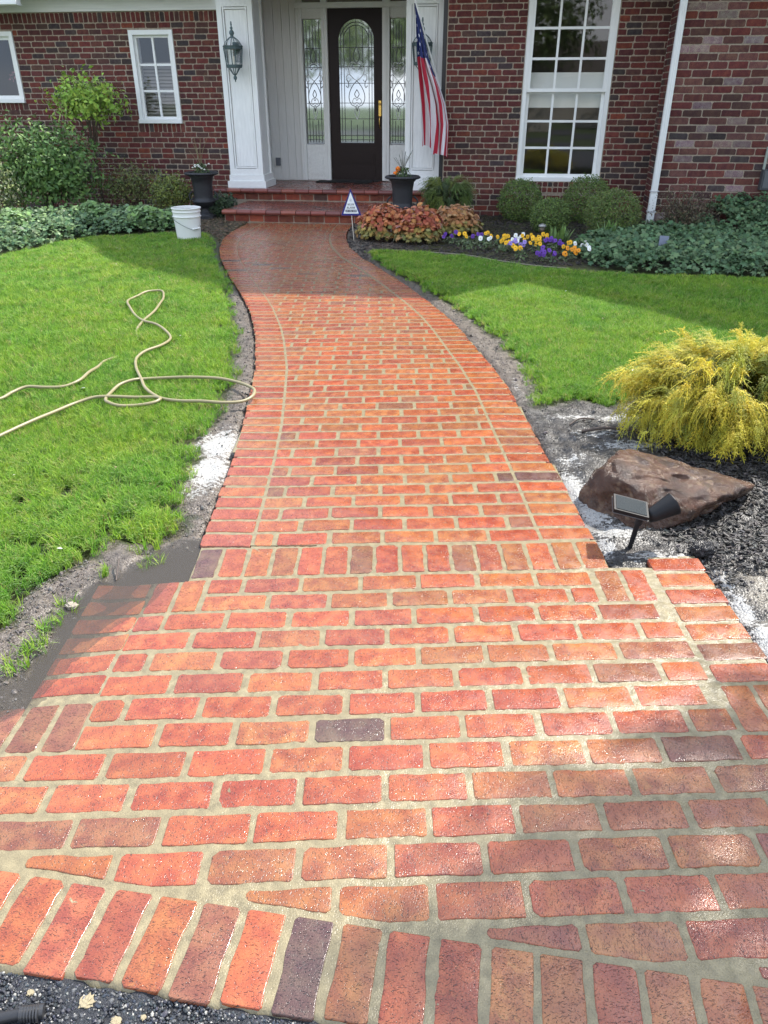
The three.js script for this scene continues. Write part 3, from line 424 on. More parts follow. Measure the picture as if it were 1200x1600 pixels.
function leaded(parent, a, b, c, d, w, arch) {   // coated glass with lead cames and bevel glints painted as white lines
  const cx = (a + b) / 2, W = b - a, Hh = d - c; let gs;
  if (arch) { const s = new THREE.Shape(); const r = W / 2; s.moveTo(a, c); s.lineTo(b, c); s.lineTo(b, d - r); s.absarc(cx, d - r, r, 0, Math.PI); s.closePath(); gs = new THREE.ShapeGeometry(s, 20); gs.translate(0, 0, w); } else { gs = new THREE.PlaneGeometry(W, Hh); gs.translate(cx, (c + d) / 2, w); }
  part(parent, 'glass', gs, M.coated);
  const z = w + 0.006, ln = (p, q) => rod([p[0], p[1], z], [q[0], q[1], z], 0.0045, 0.0045, 5), cv = (pts, r = 0.0048) => tube(pts.map(([x, y]) => [x, y, z]), r, 26, 5), L = [], B = [];
  const topAt = (x) => (arch ? d - W / 2 + Math.sqrt(Math.max(0, (W / 2) ** 2 - (x - cx) ** 2)) : d);
  for (const f of arch ? [0.08, 0.16, 0.84, 0.92] : [0.14, 0.86]) L.push(ln([a + W * f, c + 0.02], [a + W * f, topAt(a + W * f) - 0.01]));
  for (const f of [0.33, 0.67]) { L.push(ln([a + W * f, d - Hh * 0.05 - (arch ? 0.02 : 0)], [a + W * f, d - Hh * 0.34])); L.push(ln([a + W * f, c + 0.02], [a + W * f, c + Hh * 0.2])); }
  L.push(ln([cx, topAt(cx) - 0.01], [cx, d - Hh * 0.22])); L.push(ln([cx, c + 0.02], [cx, c + Hh * 0.16]));
  for (const f of [0.035, 0.07, 0.21, 0.34, 0.5, 0.63, 0.78]) L.push(ln([a + 0.01, c + Hh * f], [b - 0.01, c + Hh * f]));
  if (arch) for (const k of [0.84, 0.7]) { const r = W / 2 * k, pts = []; for (let i = 0; i <= 14; i++) pts.push([cx + Math.cos(Math.PI * i / 14) * r, d - W / 2 + Math.sin(Math.PI * i / 14) * r]); L.push(cv(pts)); }
  const s = arch ? 0.12 : 0.095, Y = (f) => c + Hh * f;
  for (const m of [-1, 1]) {
    const q = (dx, f) => [cx + m * dx * s, Y(f)];
    L.push(cv([q(0, 0.79), q(0.35, 0.735), q(0.42, 0.70), q(0, 0.655)])); B.push(cv([q(0, 0.655), q(0.7, 0.665), q(1.05, 0.63), q(0.95, 0.58), q(0.55, 0.545), q(0, 0.52)]));
    L.push(cv([q(0, 0.655), q(0.5, 0.645), q(0.6, 0.62), q(0.25, 0.61)])); B.push(cv([q(0.15, 0.625), q(0.5, 0.615), q(0.75, 0.63)]));
    B.push(cv([q(0.55, 0.545), q(1.0, 0.57), q(1.35, 0.555), q(1.3, 0.525), q(1.0, 0.515), q(0.85, 0.53)])); L.push(cv([q(1.35, 0.53), q(1.1, 0.5), q(1.2, 0.465), q(1.45, 0.48)]));
    L.push(cv([q(0, 0.52), q(0.6, 0.475), q(1.0, 0.42), q(1.05, 0.37), q(0.7, 0.325), q(0.2, 0.31), q(0, 0.27)])); B.push(cv([q(0, 0.36), q(0.3, 0.38), q(0.6, 0.355), q(0.4, 0.33), q(0, 0.345)])); L.push(cv([q(0, 0.45), q(0.3, 0.41), q(0, 0.38)])); B.push(cv([q(0, 0.33), q(0.32, 0.27), q(0, 0.205)]));
  }
  part(parent, 'lead_came', merge(L), M.came); part(parent, 'bevel_glint', merge(B), M.bevel);
}
// entry columns
function column(u0, u1, side, label) {
  const col = new THREE.Group(); col.name = 'entry_column'; col.userData.label = label; house.add(col); const w1 = 1.3, w0 = 0.78, yT = 2.98, t = 0.075;
  part(col, 'shaft', bx(u0 + 0.012, u1 - 0.012, 0.5, yT, w0 + 0.012, w1 - 0.046), M.white); part(col, 'panel', bx(u0 + t + 0.037, u1 - t - 0.037, 0.637, 2.643, w1 - 0.045, w1 - 0.022), M.white);
  for (const [a, b] of [[u0, u0 + t], [u1 - t, u1]]) part(col, 'stile', bx(a, b, 0.512, yT, w1 - 0.045, w1), M.white);
  for (const [a, b] of [[0.512, 0.6], [2.68, yT]]) part(col, 'rail', bx(u0 + t, u1 - t, a, b, w1 - 0.0448, w1 - 0.001), M.white);
  part(col, 'panel_moulding', merge([bx(u0 + t + 0.009, u0 + t + 0.03, 0.6, 2.68, w1 - 0.045, w1 - 0.004), bx(u1 - t - 0.03, u1 - t - 0.009, 0.6, 2.68, w1 - 0.045, w1 - 0.004), bx(u0 + t + 0.03, u1 - t - 0.03, 0.609, 0.63, w1 - 0.045, w1 - 0.0045), bx(u0 + t + 0.03, u1 - t - 0.03, 2.65, 2.671, w1 - 0.045, w1 - 0.0045)]), M.white);
  part(col, 'side_stile', merge([bx(u1 - 0.013, u1 + 0.002, 0.512, yT, w1 - t, w1 - 0.047), bx(u1 - 0.013, u1 + 0.002, 0.512, yT, w0, w0 + t), bx(u1 - 0.013, u1 + 0.014, 0.512, yT, w0 + t, w0 + t + 0.018)]), M.white);
  part(col, 'base_moulding', bx(u0 - 0.016, u1 + 0.016, 0.425, 0.511, w0 - 0.016, w1 + 0.016), M.white); part(col, 'plinth', bx(u0 - 0.042, u1 + 0.042, 0.332, 0.424, w0 - 0.042, w1 + 0.042), M.white);
}
column(-1.73, -1.21, 1, 'white panelled entry column with the lantern, nearest the left brick wall'); column(0.97, 1.488, -1, 'white panelled entry column behind the flag');
// downspout
{ const d = new THREE.Group(); d.name = 'downspout'; house.add(d);
  part(d, 'pipe', merge([bx(4.375, 4.45, 0.44, 3.0, 2.41, 2.485), ...[4.385, 4.4125, 4.44].map((u) => rod([u, 0.44, 2.486], [u, 3.0, 2.486], 0.006, 0.006, 6))]), M.white); part(d, 'lower_pipe', bx(4.37, 4.455, 0.05, 0.438, 2.408, 2.49), M.white); part(d, 'strap', merge([bx(4.36, 4.47, 0.2, 0.225, 2.4, 2.495), bx(4.36, 4.47, 0.46, 0.47, 2.4, 2.497)]), mat([0.5, 0.5, 0.5], 0.5)); }
{ const m = new THREE.Group(); m.name = 'utility_box'; house.add(m); part(m, 'case', bx(5.72, 5.95, 0.5, 0.74, 2.4, 2.5), mat([0.06, 0.065, 0.07], 0.5)); part(m, 'conduit', rod([5.735, 0.74, 2.43], [5.735, 1.0, 2.43], 0.018), mat([0.3, 0.33, 0.28], 0.6)); part(m, 'cover', bx(5.74, 5.93, 0.52, 0.72, 2.5, 2.512), mat([0.1, 0.105, 0.11], 0.5)); }

/* ---------- brick steps and porch floor ---------- */
{
  const t = thing('brick_steps', 'two red brick steps with rounded nosing leading to the porch', 'steps', [HO.x, 0, HO.z], -TH);
  const porchTone = () => { const k = rnd(); return k < 0.12 ? vary([0.09, 0.06, 0.05], 0.2) : vary(pick([[0.24, 0.062, 0.04], [0.2, 0.055, 0.038], [0.27, 0.08, 0.045], [0.19, 0.06, 0.045]]), 0.15); };
  const nose = new THREE.Shape(); nose.moveTo(-0.1, -0.05); nose.lineTo(0, -0.05); nose.absarc(0, -0.022, 0.028, -Math.PI / 2, Math.PI / 2, false); nose.lineTo(-0.1, 0.006); nose.closePath();
  const noseGeo = (len) => { const g = new THREE.ExtrudeGeometry(nose, { depth: len, bevelEnabled: true, bevelSize: 0.003, bevelThickness: 0.003, bevelSegments: 1, curveSegments: 6 }); g.rotateY(-Math.PI / 2); g.translate(len, 0, 0); const q = g; return q; };
  const noseMats = [[0.22, 0.055, 0.04], [0.19, 0.05, 0.038], [0.25, 0.07, 0.045], [0.16, 0.05, 0.042]].map((c) => mat(c, 0.3, { bumpMap: rep(brickBump, 4), bumpScale: 0.002 }));
  const riserMat = [[0.33, 0.07, 0.035], [0.28, 0.06, 0.035], [0.24, 0.07, 0.04], [0.12, 0.06, 0.045], [0.36, 0.085, 0.04]];
  for (const [u0, u1, w0, w1, y1, y0] of [[-1.44, 0.75, 1.3, 2.62, 0.165, 0], [-1.93, 1.49, -0.16, 1.46, 0.33, 0.165]]) {
    part(t, 'mortar_core', bx(u0, u1, -0.1, y1 - 0.012, w0, w1 - 0.008), M.wallMortar);
    const rg = []; for (const q of wallBricks(u0, u1, [[y0 + 0.008, y1 - 0.06, 0]], 0.215, [], () => vary(pick(riserMat), 0.15))) { const g = brickGeo(q[0], () => 0.002, q[1], { mids: 1, deep: 0.02 }); g.rotateX(Math.PI / 2); g.translate(0, 0, w1 - 0.006); part(t, 'riser_brick', g, M.wallBrick); }
    for (let u = u0 - 0.02, k = 0; u < u1 - 0.05; u += 0.213, k++) { const len = Math.min(0.2, u1 + 0.01 - u), g = noseGeo(len); g.translate(u, y1 - 0.006, w1 + 0.02); part(t, 'nosing_brick', g, noseMats[(k * 7 + Math.round(y1 * 10)) % 4]); }
    const rows = []; for (let w = w1 - 0.1; w > w0 + 0.03; w -= 0.106) rows.push([-w, -w + 0.1]); const list = [];
    for (const q of wallBricks(u0, u1, rows.map(([a, b]) => [a, b]), 0.21, [], porchTone)) list.push(brickGeo(q[0], () => y1, q[1], { mids: 1, deep: 0.02 }).toNonIndexed());
    part(t, 'tread_bricks', mergeGeometries(list), M.paver, { kind: 'stuff' });
  }
  top('door_mat', bx(-0.6, 0.32, 0, 0.014, 0.06, 0.34), mat([0.02, 0.02, 0.02], 0.95, { bumpMap: rep(mortarBump, 9), bumpScale: 0.01 }), { label: 'thin black mat on the porch floor before the door', category: 'mat' });
  const m = scene.children[scene.children.length - 1]; m.position.set(...HX(0, 0.334, 0)); m.rotation.y = -TH;
}

/* ---------- leaves and plants ---------- */
const ovalLeaf = buf([0, 0, 0, -0.26, 0.45, 0.07, 0, 0.5, 0, 0.26, 0.45, 0.07, 0, 1, -0.08], [0, 2, 1, 0, 3, 2, 1, 2, 4, 2, 3, 4]);
const smallLeaf = buf([0, 0, 0, -0.3, 0.5, 0.06, 0.3, 0.5, 0.06, 0, 1, 0], [0, 2, 1, 1, 2, 3]);
function lobed(n, deep, cup) { const pos = [0, 0, 0.02], idx = []; const N = n * 2; for (let i = 0; i <= N; i++) { const a = -2.5 + 5 * i / N, r = (i % 2 ? 1 : deep) * (0.75 + 0.25 * Math.cos(a * 0.6)) * 0.55; pos.push(Math.sin(a) * r, 0.25 + Math.cos(a) * r, cup * r * r * (i % 2 ? 1.4 : 0.4)); } for (let i = 1; i <= N; i++) idx.push(0, i + 1, i); return buf(pos, idx); }
const ivyLeaf = lobed(5, 0.62, -0.35), heucheraLeaf = lobed(7, 0.6, -0.5);
function leafTurn(n, spread) { const q = new THREE.Quaternion().setFromUnitVectors(V(0, 0, 1), n.clone().normalize()), e = new THREE.Quaternion().setFromEuler(new THREE.Euler(rr(-spread, spread), rr(-spread, spread), rnd() * 6.28, 'ZXY')); return q.multiply(e); }
function leafAt(p, n, spread, s) { dummy.position.copy(p); dummy.quaternion.copy(leafTurn(n, spread)); const k = s * rr(0.7, 1.25); dummy.scale.set(k, k * rr(0.9, 1.15), k); dummy.updateMatrix(); return dummy.matrix.clone(); }
const onSphere = (yMin = -1) => { let y, a; do { y = rr(-1, 1); } while (y < yMin); a = rnd() * 6.283; const r = Math.sqrt(1 - y * y); return V(Math.cos(a) * r, y, Math.sin(a) * r); };
// a shrub: stems from the base and leaves through an uneven shell
function shrub(name, label, category, pos, rad, n, leaf, size, colors, o = {}) {
  const { yC = rad[1], shell = [0.55, 1], lump = 0.22, freq = 2.2, spread = 0.9, up = 0.3, yMin = -0.8, stems = 9, material = M.leaf, group, stemTo = 0.75, trunk = 0 } = o;
  const t = thing(name, label, category, pos, 0, group), list = [], sd = rnd() * 50;
  const R = (d) => 1 + lump * n3(d.x * freq + sd, d.y * freq, d.z * freq) + lump * 0.5 * n3(d.x * freq * 2.7, d.y * freq * 2.7 + sd, d.z * freq * 2.7);
  for (let i = 0; i < n; i++) { const d = onSphere(yMin), k = R(d) * Math.pow(rr(shell[0] ** 2, shell[1] ** 2), 0.5), p = V(d.x * rad[0] * k, yC + d.y * rad[1] * k, d.z * rad[2] * k); if (p.y < 0.01) continue; const nn = V(d.x, d.y * 0.8 + up, d.z); list.push([leafAt(p, nn, spread, size), vary(pick(colors), 0.3)]); }
  instances(t, 'foliage', leaf, material, list, { kind: 'stuff' });
  for (let i = 0; i < stems; i++) { const d = onSphere(0.05), b = [rr(-0.04, 0.04), trunk, rr(-0.04, 0.04)], e = [d.x * rad[0] * stemTo, yC + d.y * rad[1] * stemTo, d.z * rad[2] * stemTo]; const m = [lerp(b[0], e[0], 0.4) + rr(-0.03, 0.03), lerp(b[1], e[1], 0.55), lerp(b[2], e[2], 0.4)]; part(t, 'stem', merge([rod(b, m, 0.008, 0.006, 5), rod(m, e, 0.006, 0.002, 5)]), M.bark); }
  if (trunk) part(t, 'trunk', rod([0, -0.05, 0], [0, trunk + 0.02, 0], 0.024, 0.018, 9), M.bark);
  return t;
}
const at = (u, w, y) => { const p = HX(u, 0, w); return [p[0], y ?? soilY(p[0], -p[2]) - 0.01, p[2]]; };
const mids = [[0.11, 0.21, 0.045], [0.085, 0.17, 0.04], [0.14, 0.25, 0.05]], brights = [[0.27, 0.42, 0.05], [0.22, 0.36, 0.045], [0.33, 0.46, 0.06]], olives = [[0.12, 0.15, 0.035], [0.09, 0.12, 0.03], [0.15, 0.17, 0.04]];
shrub('standard_tree', 'small lollipop tree with bright green top before the left brick wall', 'tree', at(-3.66, 1.75), [0.52, 0.34, 0.4], 1500, ovalLeaf, 0.075, brights, { yC: 1.5, shell: [0.35, 1], lump: 0.45, freq: 2.6, stems: 16, trunk: 0.86, yMin: -0.75, stemTo: 0.8 });
shrub('leafy_shrub', 'large loose dark green shrub under the left window wall', 'shrub', at(-4.2, 2.35), [0.85, 0.64, 0.6], 6500, ovalLeaf, 0.07, [...mids, [0.13, 0.23, 0.05]], { yC: 0.62, shell: [0.3, 1], lump: 0.3, stems: 20 });
shrub('low_shrub', 'sparse olive shrub against the wall between large shrub and urn', 'shrub', at(-3.1, 1.9), [0.55, 0.36, 0.35], 2600, smallLeaf, 0.035, olives, { yC: 0.38, shell: [0.2, 1], lump: 0.4, stems: 22 });
shrub('golden_shrub', 'small rounded yellow-green shrub beside the left urn', 'shrub', at(-2.35, 2.2), [0.33, 0.27, 0.3], 2600, smallLeaf, 0.036, [[0.2, 0.23, 0.035], [0.15, 0.19, 0.03], [0.1, 0.14, 0.03]], { yC: 0.33, lump: 0.25, stems: 12 });
shrub('edge_shrub', 'pale green shrub with whitish tips at the left edge', 'shrub', at(-4.75, 3.1), [0.52, 0.4, 0.45], 2600, ovalLeaf, 0.05, [[0.2, 0.26, 0.07], [0.15, 0.2, 0.05], [0.34, 0.36, 0.22]], { yC: 0.42, lump: 0.3, stems: 14 });
shrub('trailing_ivy', 'dark ivy clump between the left urn and the lower step', 'ivy', at(-1.68, 1.95), [0.22, 0.2, 0.3], 900, ivyLeaf, 0.05, [[0.05, 0.09, 0.035], [0.07, 0.12, 0.045], [0.04, 0.07, 0.03]], { yC: 0.12, lump: 0.3, stems: 5 });
// clipped box balls
const boxCols = [[0.12, 0.19, 0.035], [0.09, 0.15, 0.03], [0.15, 0.23, 0.04]];
for (const [u, w, r, ry, l] of [[2.69, 2.05, 0.3, 0.29, 'clipped boxwood ball below the left side of the tall window'], [3.05, 3.0, 0.25, 0.22, 'smallest clipped boxwood ball, in front, behind the pansies'], [3.6, 2.15, 0.33, 0.31, 'clipped boxwood ball below the right side of the tall window'], [3.81, 3.15, 0.345, 0.29, 'largest boxwood ball in front of the others, beside the ivy']])
  shrub('boxwood', l, 'boxwood', at(u, w), [r, ry, r], 7000, smallLeaf, 0.024, r > 0.34 ? [...boxCols, [0.15, 0.17, 0.04]] : boxCols, { yC: ry * 0.95, shell: [0.8, 1.02], lump: 0.1, freq: 2.6, stems: 5, spread: 1.1, yMin: -0.9, group: 'clipped boxwood balls' });
shrub('bare_shrub', 'thin brown twiggy shrub in the ivy beside the downspout', 'shrub', at(4.7, 3.1), [0.4, 0.3, 0.32], 2000, smallLeaf, 0.026, [[0.12, 0.09, 0.045], [0.08, 0.07, 0.035], [0.1, 0.11, 0.04], [0.16, 0.11, 0.06]], { yC: 0.3, shell: [0.15, 1.05], lump: 0.35, stems: 60, stemTo: 0.95 });
// twiggy strands: one spray of thread-like foliage
function spray(len, w) { const pos = [], idx = []; const quad = (a, b, ww) => { const k = pos.length / 3, d = b.clone().sub(a), s = V(d.z, 0, -d.x); if (s.length() < 1e-5) s.set(1, 0, 0); s.normalize().multiplyScalar(ww); pos.push(a.x - s.x, a.y - s.y, a.z - s.z, a.x + s.x, a.y + s.y, a.z + s.z, b.x, b.y, b.z); idx.push(k, k + 1, k + 2); };
  const N = 9, P = (t) => V(0, 0.16 * len * Math.sin(t * 2.6) - 0.95 * len * t * t, len * t * (1 - 0.25 * t)); for (let i = 0; i < N; i++) { const a = P(i / N), b = P((i + 1.2) / N); quad(a, b, w); for (const s of [-1, 1]) { const L = len * rr(0.16, 0.34) * (1 - i / N * 0.5), e = a.clone().add(V(s * L * rr(0.5, 0.8), rr(-0.5, 0.15) * L, L * rr(0.5, 0.9))), m = a.clone().lerp(e, 0.55).add(V(0, L * 0.12, 0)); quad(a, m, w * 0.8); quad(m, e, w * 0.75); const e2 = m.clone().add(V(s * L * 0.15, -L * 0.35, L * 0.35)); quad(m, e2, w * 0.6); } } return buf(pos, idx); }
function threadShrub(name, label, pos, rad, yC, n, len, w, cols, inner, o = {}) {
  const t = thing(name, label, 'shrub', pos), list = [], sps = [spray(len, w), spray(len * 1.1, w), spray(len * 0.9, w)], ls = [[], [], []], sd = rnd() * 9;
  for (let b = 0; b < n / 22; b++) {                          // branch tips, each carrying a plume of strands
    const d = onSphere(o.yMin ?? -0.35), lumpy = 1 + 0.17 * n3(d.x * 2.4 + sd, d.y * 2.4, d.z * 2.4), layer = rnd(), reach = lumpy * lerp(0.5, 1, Math.sqrt(layer)), ya = Math.atan2(d.x, d.z) + rr(-0.5, 0.5), lift = Math.max(-0.6, d.y) * 0.8 + rr(-0.4, 0.3), c = pick(layer < 0.3 ? inner : cols);
    for (let i = 0; i < 22; i++) { const q = i / 22, k = reach * lerp(0.62, 1, q); dummy.position.set(d.x * rad[0] * k + rr(-0.025, 0.025), yC + d.y * rad[1] * k + rr(-0.02, 0.02), d.z * rad[2] * k + rr(-0.025, 0.025)); dummy.rotation.set(-lift + rr(-0.25, 0.35) + (1 - q) * 0.25, ya + rr(-0.55, 0.55), rr(-0.7, 0.7), 'YXZ'); dummy.scale.setScalar(rr(0.55, 1.15)); dummy.updateMatrix(); ls[i % 3].push([dummy.matrix.clone(), vary(c, 0.2)]); }
  }
  ls.forEach((l, i) => instances(t, 'foliage', sps[i], M.leaf, l, { kind: 'stuff' }));
  for (let i = 0; i < 14; i++) { const d = onSphere(0); part(t, 'stem', rod([0, 0, 0], [d.x * rad[0] * 0.7, yC + d.y * rad[1] * 0.6, d.z * rad[2] * 0.7], 0.011, 0.003, 5), M.bark); }
  return t;
}
threadShrub('golden_cypress', 'bright yellow weeping thread-leaf shrub behind the brown rock', [1.77, 0.02, -3.56], [0.62, 0.27, 0.44], 0.22, 9000, 0.105, 0.0027, [[0.55, 0.47, 0.03], [0.47, 0.43, 0.03], [0.62, 0.52, 0.04], [0.36, 0.37, 0.035]], [[0.13, 0.17, 0.025], [0.22, 0.26, 0.03]], { yMin: -0.65 });
threadShrub('green_cypress', 'feathery green shrub at the right corner of the porch', at(1.66, 2.25), [0.36, 0.3, 0.28], 0.32, 1300, 0.17, 0.0045, [[0.15, 0.22, 0.035], [0.11, 0.18, 0.035], [0.2, 0.25, 0.04]], [[0.06, 0.1, 0.025]], { yMin: -0.6 });
// coral bells: mounds of lobed leaves
const heuA = [[0.5, 0.14, 0.05], [0.56, 0.19, 0.06], [0.44, 0.1, 0.045], [0.58, 0.25, 0.07]], heuB = [[0.4, 0.28, 0.06], [0.28, 0.26, 0.06], [0.45, 0.24, 0.07], [0.2, 0.2, 0.05]];
for (const [u, w, r, h, l, cols] of [[0.98, 3.7, 0.34, 0.36, 'orange coral bells mound beside the alarm sign', heuA], [1.42, 3.85, 0.32, 0.38, 'reddest middle mound of coral bells, in front of the right urn', [...heuA, [0.44, 0.1, 0.06]]], [1.84, 3.2, 0.33, 0.3, 'paler orange coral bells mound nearest the pansies', [[0.5, 0.24, 0.08], [0.46, 0.2, 0.07], [0.52, 0.28, 0.1]]]]) {
  const t = thing('coral_bells', l, 'plant', at(u, w), 0, 'coral bells mounds'), li = [];
  for (let i = 0; i < 800; i++) { const d = onSphere(-0.25), k = rr(0.75, 1.05), low = d.y < 0.28; li.push([leafAt(V(d.x * r * k, 0.06 + Math.max(0, d.y) * h * 0.85 * k + rr(0, 0.05), d.z * r * k), V(d.x * 0.7, 0.8, d.z * 0.7), 0.55, 0.074), vary(pick(low ? heuB : cols), 0.2)]); }
  instances(t, 'foliage', heucheraLeaf, M.leaf, li, { kind: 'stuff' });
  for (let i = 0; i < 8; i++) { const d = onSphere(0.2); part(t, 'leaf_stalk', rod([0, 0, 0], [d.x * r * 0.8, 0.05 + d.y * h * 0.7, d.z * r * 0.8], 0.003, 0.002, 4), mat([0.22, 0.09, 0.05], 0.7)); }
}
// pansies along the bed edge
{
  const petal = (w, h, turn) => { const pos = [0, 0, 0.1], idx = []; for (let i = 0; i <= 6; i++) { const a = lerp(-1.25, 1.25, i / 6); pos.push(Math.sin(a) * w, Math.cos(a * 0.9) * h - 0.05, 0.02 + 0.1 * Math.sin(i * 2.1)); } for (let i = 1; i <= 6; i++) idx.push(0, i + 1, i); const g = buf(pos, idx); g.rotateZ(turn); return g; };
  const face = merge([petal(0.62, 0.8, 0.5).translate(0, 0, -0.04), petal(0.62, 0.8, -0.5).translate(0, 0, -0.06), petal(0.5, 0.72, 1.75), petal(0.5, 0.72, -1.75), petal(0.7, 0.85, 3.14).translate(0, 0, 0.03)]), eye = new THREE.CircleGeometry(0.16, 8); eye.translate(0, -0.05, 0.16);
  const mats = { y: mat([0.8, 0.44, 0.01], 0.7), p: mat([0.12, 0.035, 0.3], 0.7), w: mat([0.8, 0.8, 0.76], 0.7), l: mat([0.3, 0.22, 0.55], 0.7), o: mat([0.8, 0.3, 0.01], 0.7) }, eyeM = { y: mat([0.25, 0.06, 0.02], 0.8), p: mat([0.02, 0.01, 0.04], 0.8), w: mat([0.7, 0.6, 0.1], 0.8), l: mat([0.06, 0.02, 0.15], 0.8), o: mat([0.1, 0.02, 0.02], 0.8) };
  const pl = [[0.81, 9.6, 'p', 3, 'purple pansy nearest the coral bells'], [0.97, 9.5, 'y', 2, 'single yellow pansy next to the purple one by the coral bells'], [1.0, 9.15, 'o', 0, 'flowerless pansy plant at the front of the bed'], [1.14, 9.55, 'p', 2, 'dark purple pansy behind the white-flowered plant'], [1.2, 9.2, 'w', 2, 'white pansy left of the orange-yellow group'], [1.22, 9.75, 'y', 1, 'pale yellow pansy standing alone at the back'], [1.38, 9.45, 'y', 4, 'yellow pansy at the back left of the white pair'], [1.36, 9.0, 'y', 3, 'yellow pansy in front, left of the lavender one'], [1.5, 9.05, 'l', 5, 'lavender pansy below the white pair'], [1.6, 9.35, 'w', 4, 'white pansy pair in the middle of the row'], [1.5, 8.6, 'y', 2, 'low yellow pansy at the lawn edge, middle of the row'], [1.82, 9.35, 'y', 9, 'largest cluster of yellow pansies'], [1.76, 9.0, 'y', 3, 'yellow pansy below the largest cluster'], [1.74, 8.42, 'p', 6, 'deep purple pansy at the very edge of the lawn'], [1.92, 9.05, 'p', 5, 'purple pansy right of the largest yellow cluster'], [2.0, 8.5, 'o', 5, 'orange-yellow pansy near the ivy'], [2.06, 8.85, 'y', 2, 'yellow pansy between the purple and the last white ones'], [2.16, 8.75, 'w', 3, 'white pansy before the ivy'], [2.26, 8.5, 'w', 2, 'last white pansy of the row, by the ivy']];
  for (const [x, d, c, n, label] of pl) {
    const t = thing('pansy', label, 'flower', [x, soilY(x, d) - 0.005, -d], rnd() * 6, 'pansies along the bed edge'), li = [];
    for (let i = 0; i < 60; i++) { const q = onSphere(0), k = rr(0.3, 1) * 0.1; li.push([leafAt(V(q.x * k, 0.02 + q.y * 0.07, q.z * k), V(q.x, 1, q.z), 0.8, 0.045), vary(pick([[0.1, 0.15, 0.05], [0.07, 0.12, 0.04], [0.16, 0.2, 0.09]]), 0.25)]); }
    instances(t, 'foliage', ovalLeaf, M.leaf, li, { kind: 'stuff' });
    for (let i = 0; i < Math.round(n * 1.7); i++) { const b = new THREE.Group(); b.name = 'blossom'; t.add(b); const a = rnd() * 6.28, k = Math.sqrt((i + 0.4) / Math.max(n, 3)) * (n > 6 ? 0.15 : 0.09), s = rr(0.029, 0.038); b.position.set(Math.cos(a) * k, rr(0.09, 0.15), Math.sin(a) * k); b.rotation.set(rr(-0.7, -0.15), -t.rotation.y + rr(-0.7, 0.7), rr(-0.3, 0.3), 'YXZ'); b.scale.setScalar(s); part(b, 'petals', face, mats[c]); part(b, 'eye', eye, eyeM[c]); }
  }
}
// broad-leaved perennials
for (const [x, d, n, l] of [[2.05, 9.35, 34, 'leafy green perennial clump right of the small boxwood'], [2.75, 9.75, 26, 'bright green perennial clump before the largest boxwood']]) { const t = thing('perennial', l, 'plant', [x, soilY(x, d), -d], 0), li = []; for (let i = 0; i < n; i++) { const a = rnd() * 6.28, e = rr(0.15, 0.75); li.push([place(Math.cos(a) * 0.04, 0.02, Math.sin(a) * 0.04, 0, 0, 0, 1).identity().multiply(place(Math.cos(a) * 0.03, 0.02, Math.sin(a) * 0.03, e, Math.PI / 2 - a, 0, rr(0.1, 0.13), rr(0.16, 0.27), 0.14)), vary([0.15, 0.26, 0.06], 0.25)]); } instances(t, 'foliage', ovalLeaf, M.leaf, li, { kind: 'stuff' }); }
// ivy: ground cover
function ivy(name, label, poly, n, h, cols, size) { const li = []; let x0 = 99, x1 = -99, d0 = 99, d1 = -99; for (const [x, d] of poly) { x0 = Math.min(x0, x); x1 = Math.max(x1, x); d0 = Math.min(d0, d); d1 = Math.max(d1, d); } for (let i = 0, k = 0; i < n && k < n * 20; k++) { const x = rr(x0, x1), d = rr(d0, d1), e = -distPoly(poly, x, d) + n2(x * 5, d * 5) * 0.07; if (e < 0) continue; i++; const hh = h(x, d) * sstep(0, 0.25, e + 0.06) * rr(0.55, 1.05) + 0.03; li.push([leafAt(V(x, hh + soilY(x, Math.min(d, 13)), -d), V(rr(-0.3, 0.3), 1, rr(0, 0.7)), 0.6, size * rr(0.65, 1.3)), vary(pick(cols), 0.34)]); } const o = instances(scene, numbered(name), ivyLeaf, M.gloss, li, { kind: 'stuff', label, category: 'ivy' }); return o; }
const ivyDark = [[0.06, 0.115, 0.05], [0.05, 0.095, 0.042], [0.085, 0.145, 0.065], [0.11, 0.175, 0.08]];
ivy('ivy', 'dark green ivy covering the bed along the right lawn', [[2.1, 9.2], [2.15, 8.45], [2.28, 7.98], [2.6, 7.72], [3.13, 7.66], [3.8, 7.5], [5.6, 7.2], [6.5, 10.6], [4.2, 10.9], [3.9, 10.8], [3.3, 10.3], [2.5, 9.7]], 19000, (x, d) => 0.13 + 0.05 * n2(x * 3, d * 3) + (x > 4.3 ? 0.25 * sstep(9.2, 10.6, d) : 0), ivyDark, 0.06);
ivy('ivy', 'glossy ivy and broad leaves along the left bed edge', [[-6.5, 8.7], [-4.35, 8.87], [-4.18, 9.12], [-4.02, 9.52], [-3.85, 9.9], [-3.6, 10.2], [-3.2, 10.32], [-2.75, 10.5], [-2.75, 11.3], [-3.4, 11.6], [-4.5, 11.4], [-6.5, 11.0]], 17000, (x, d) => 0.14 + 0.06 * n2(x * 3, d * 3), [...ivyDark, [0.08, 0.15, 0.045], [0.13, 0.2, 0.08]], 0.058);
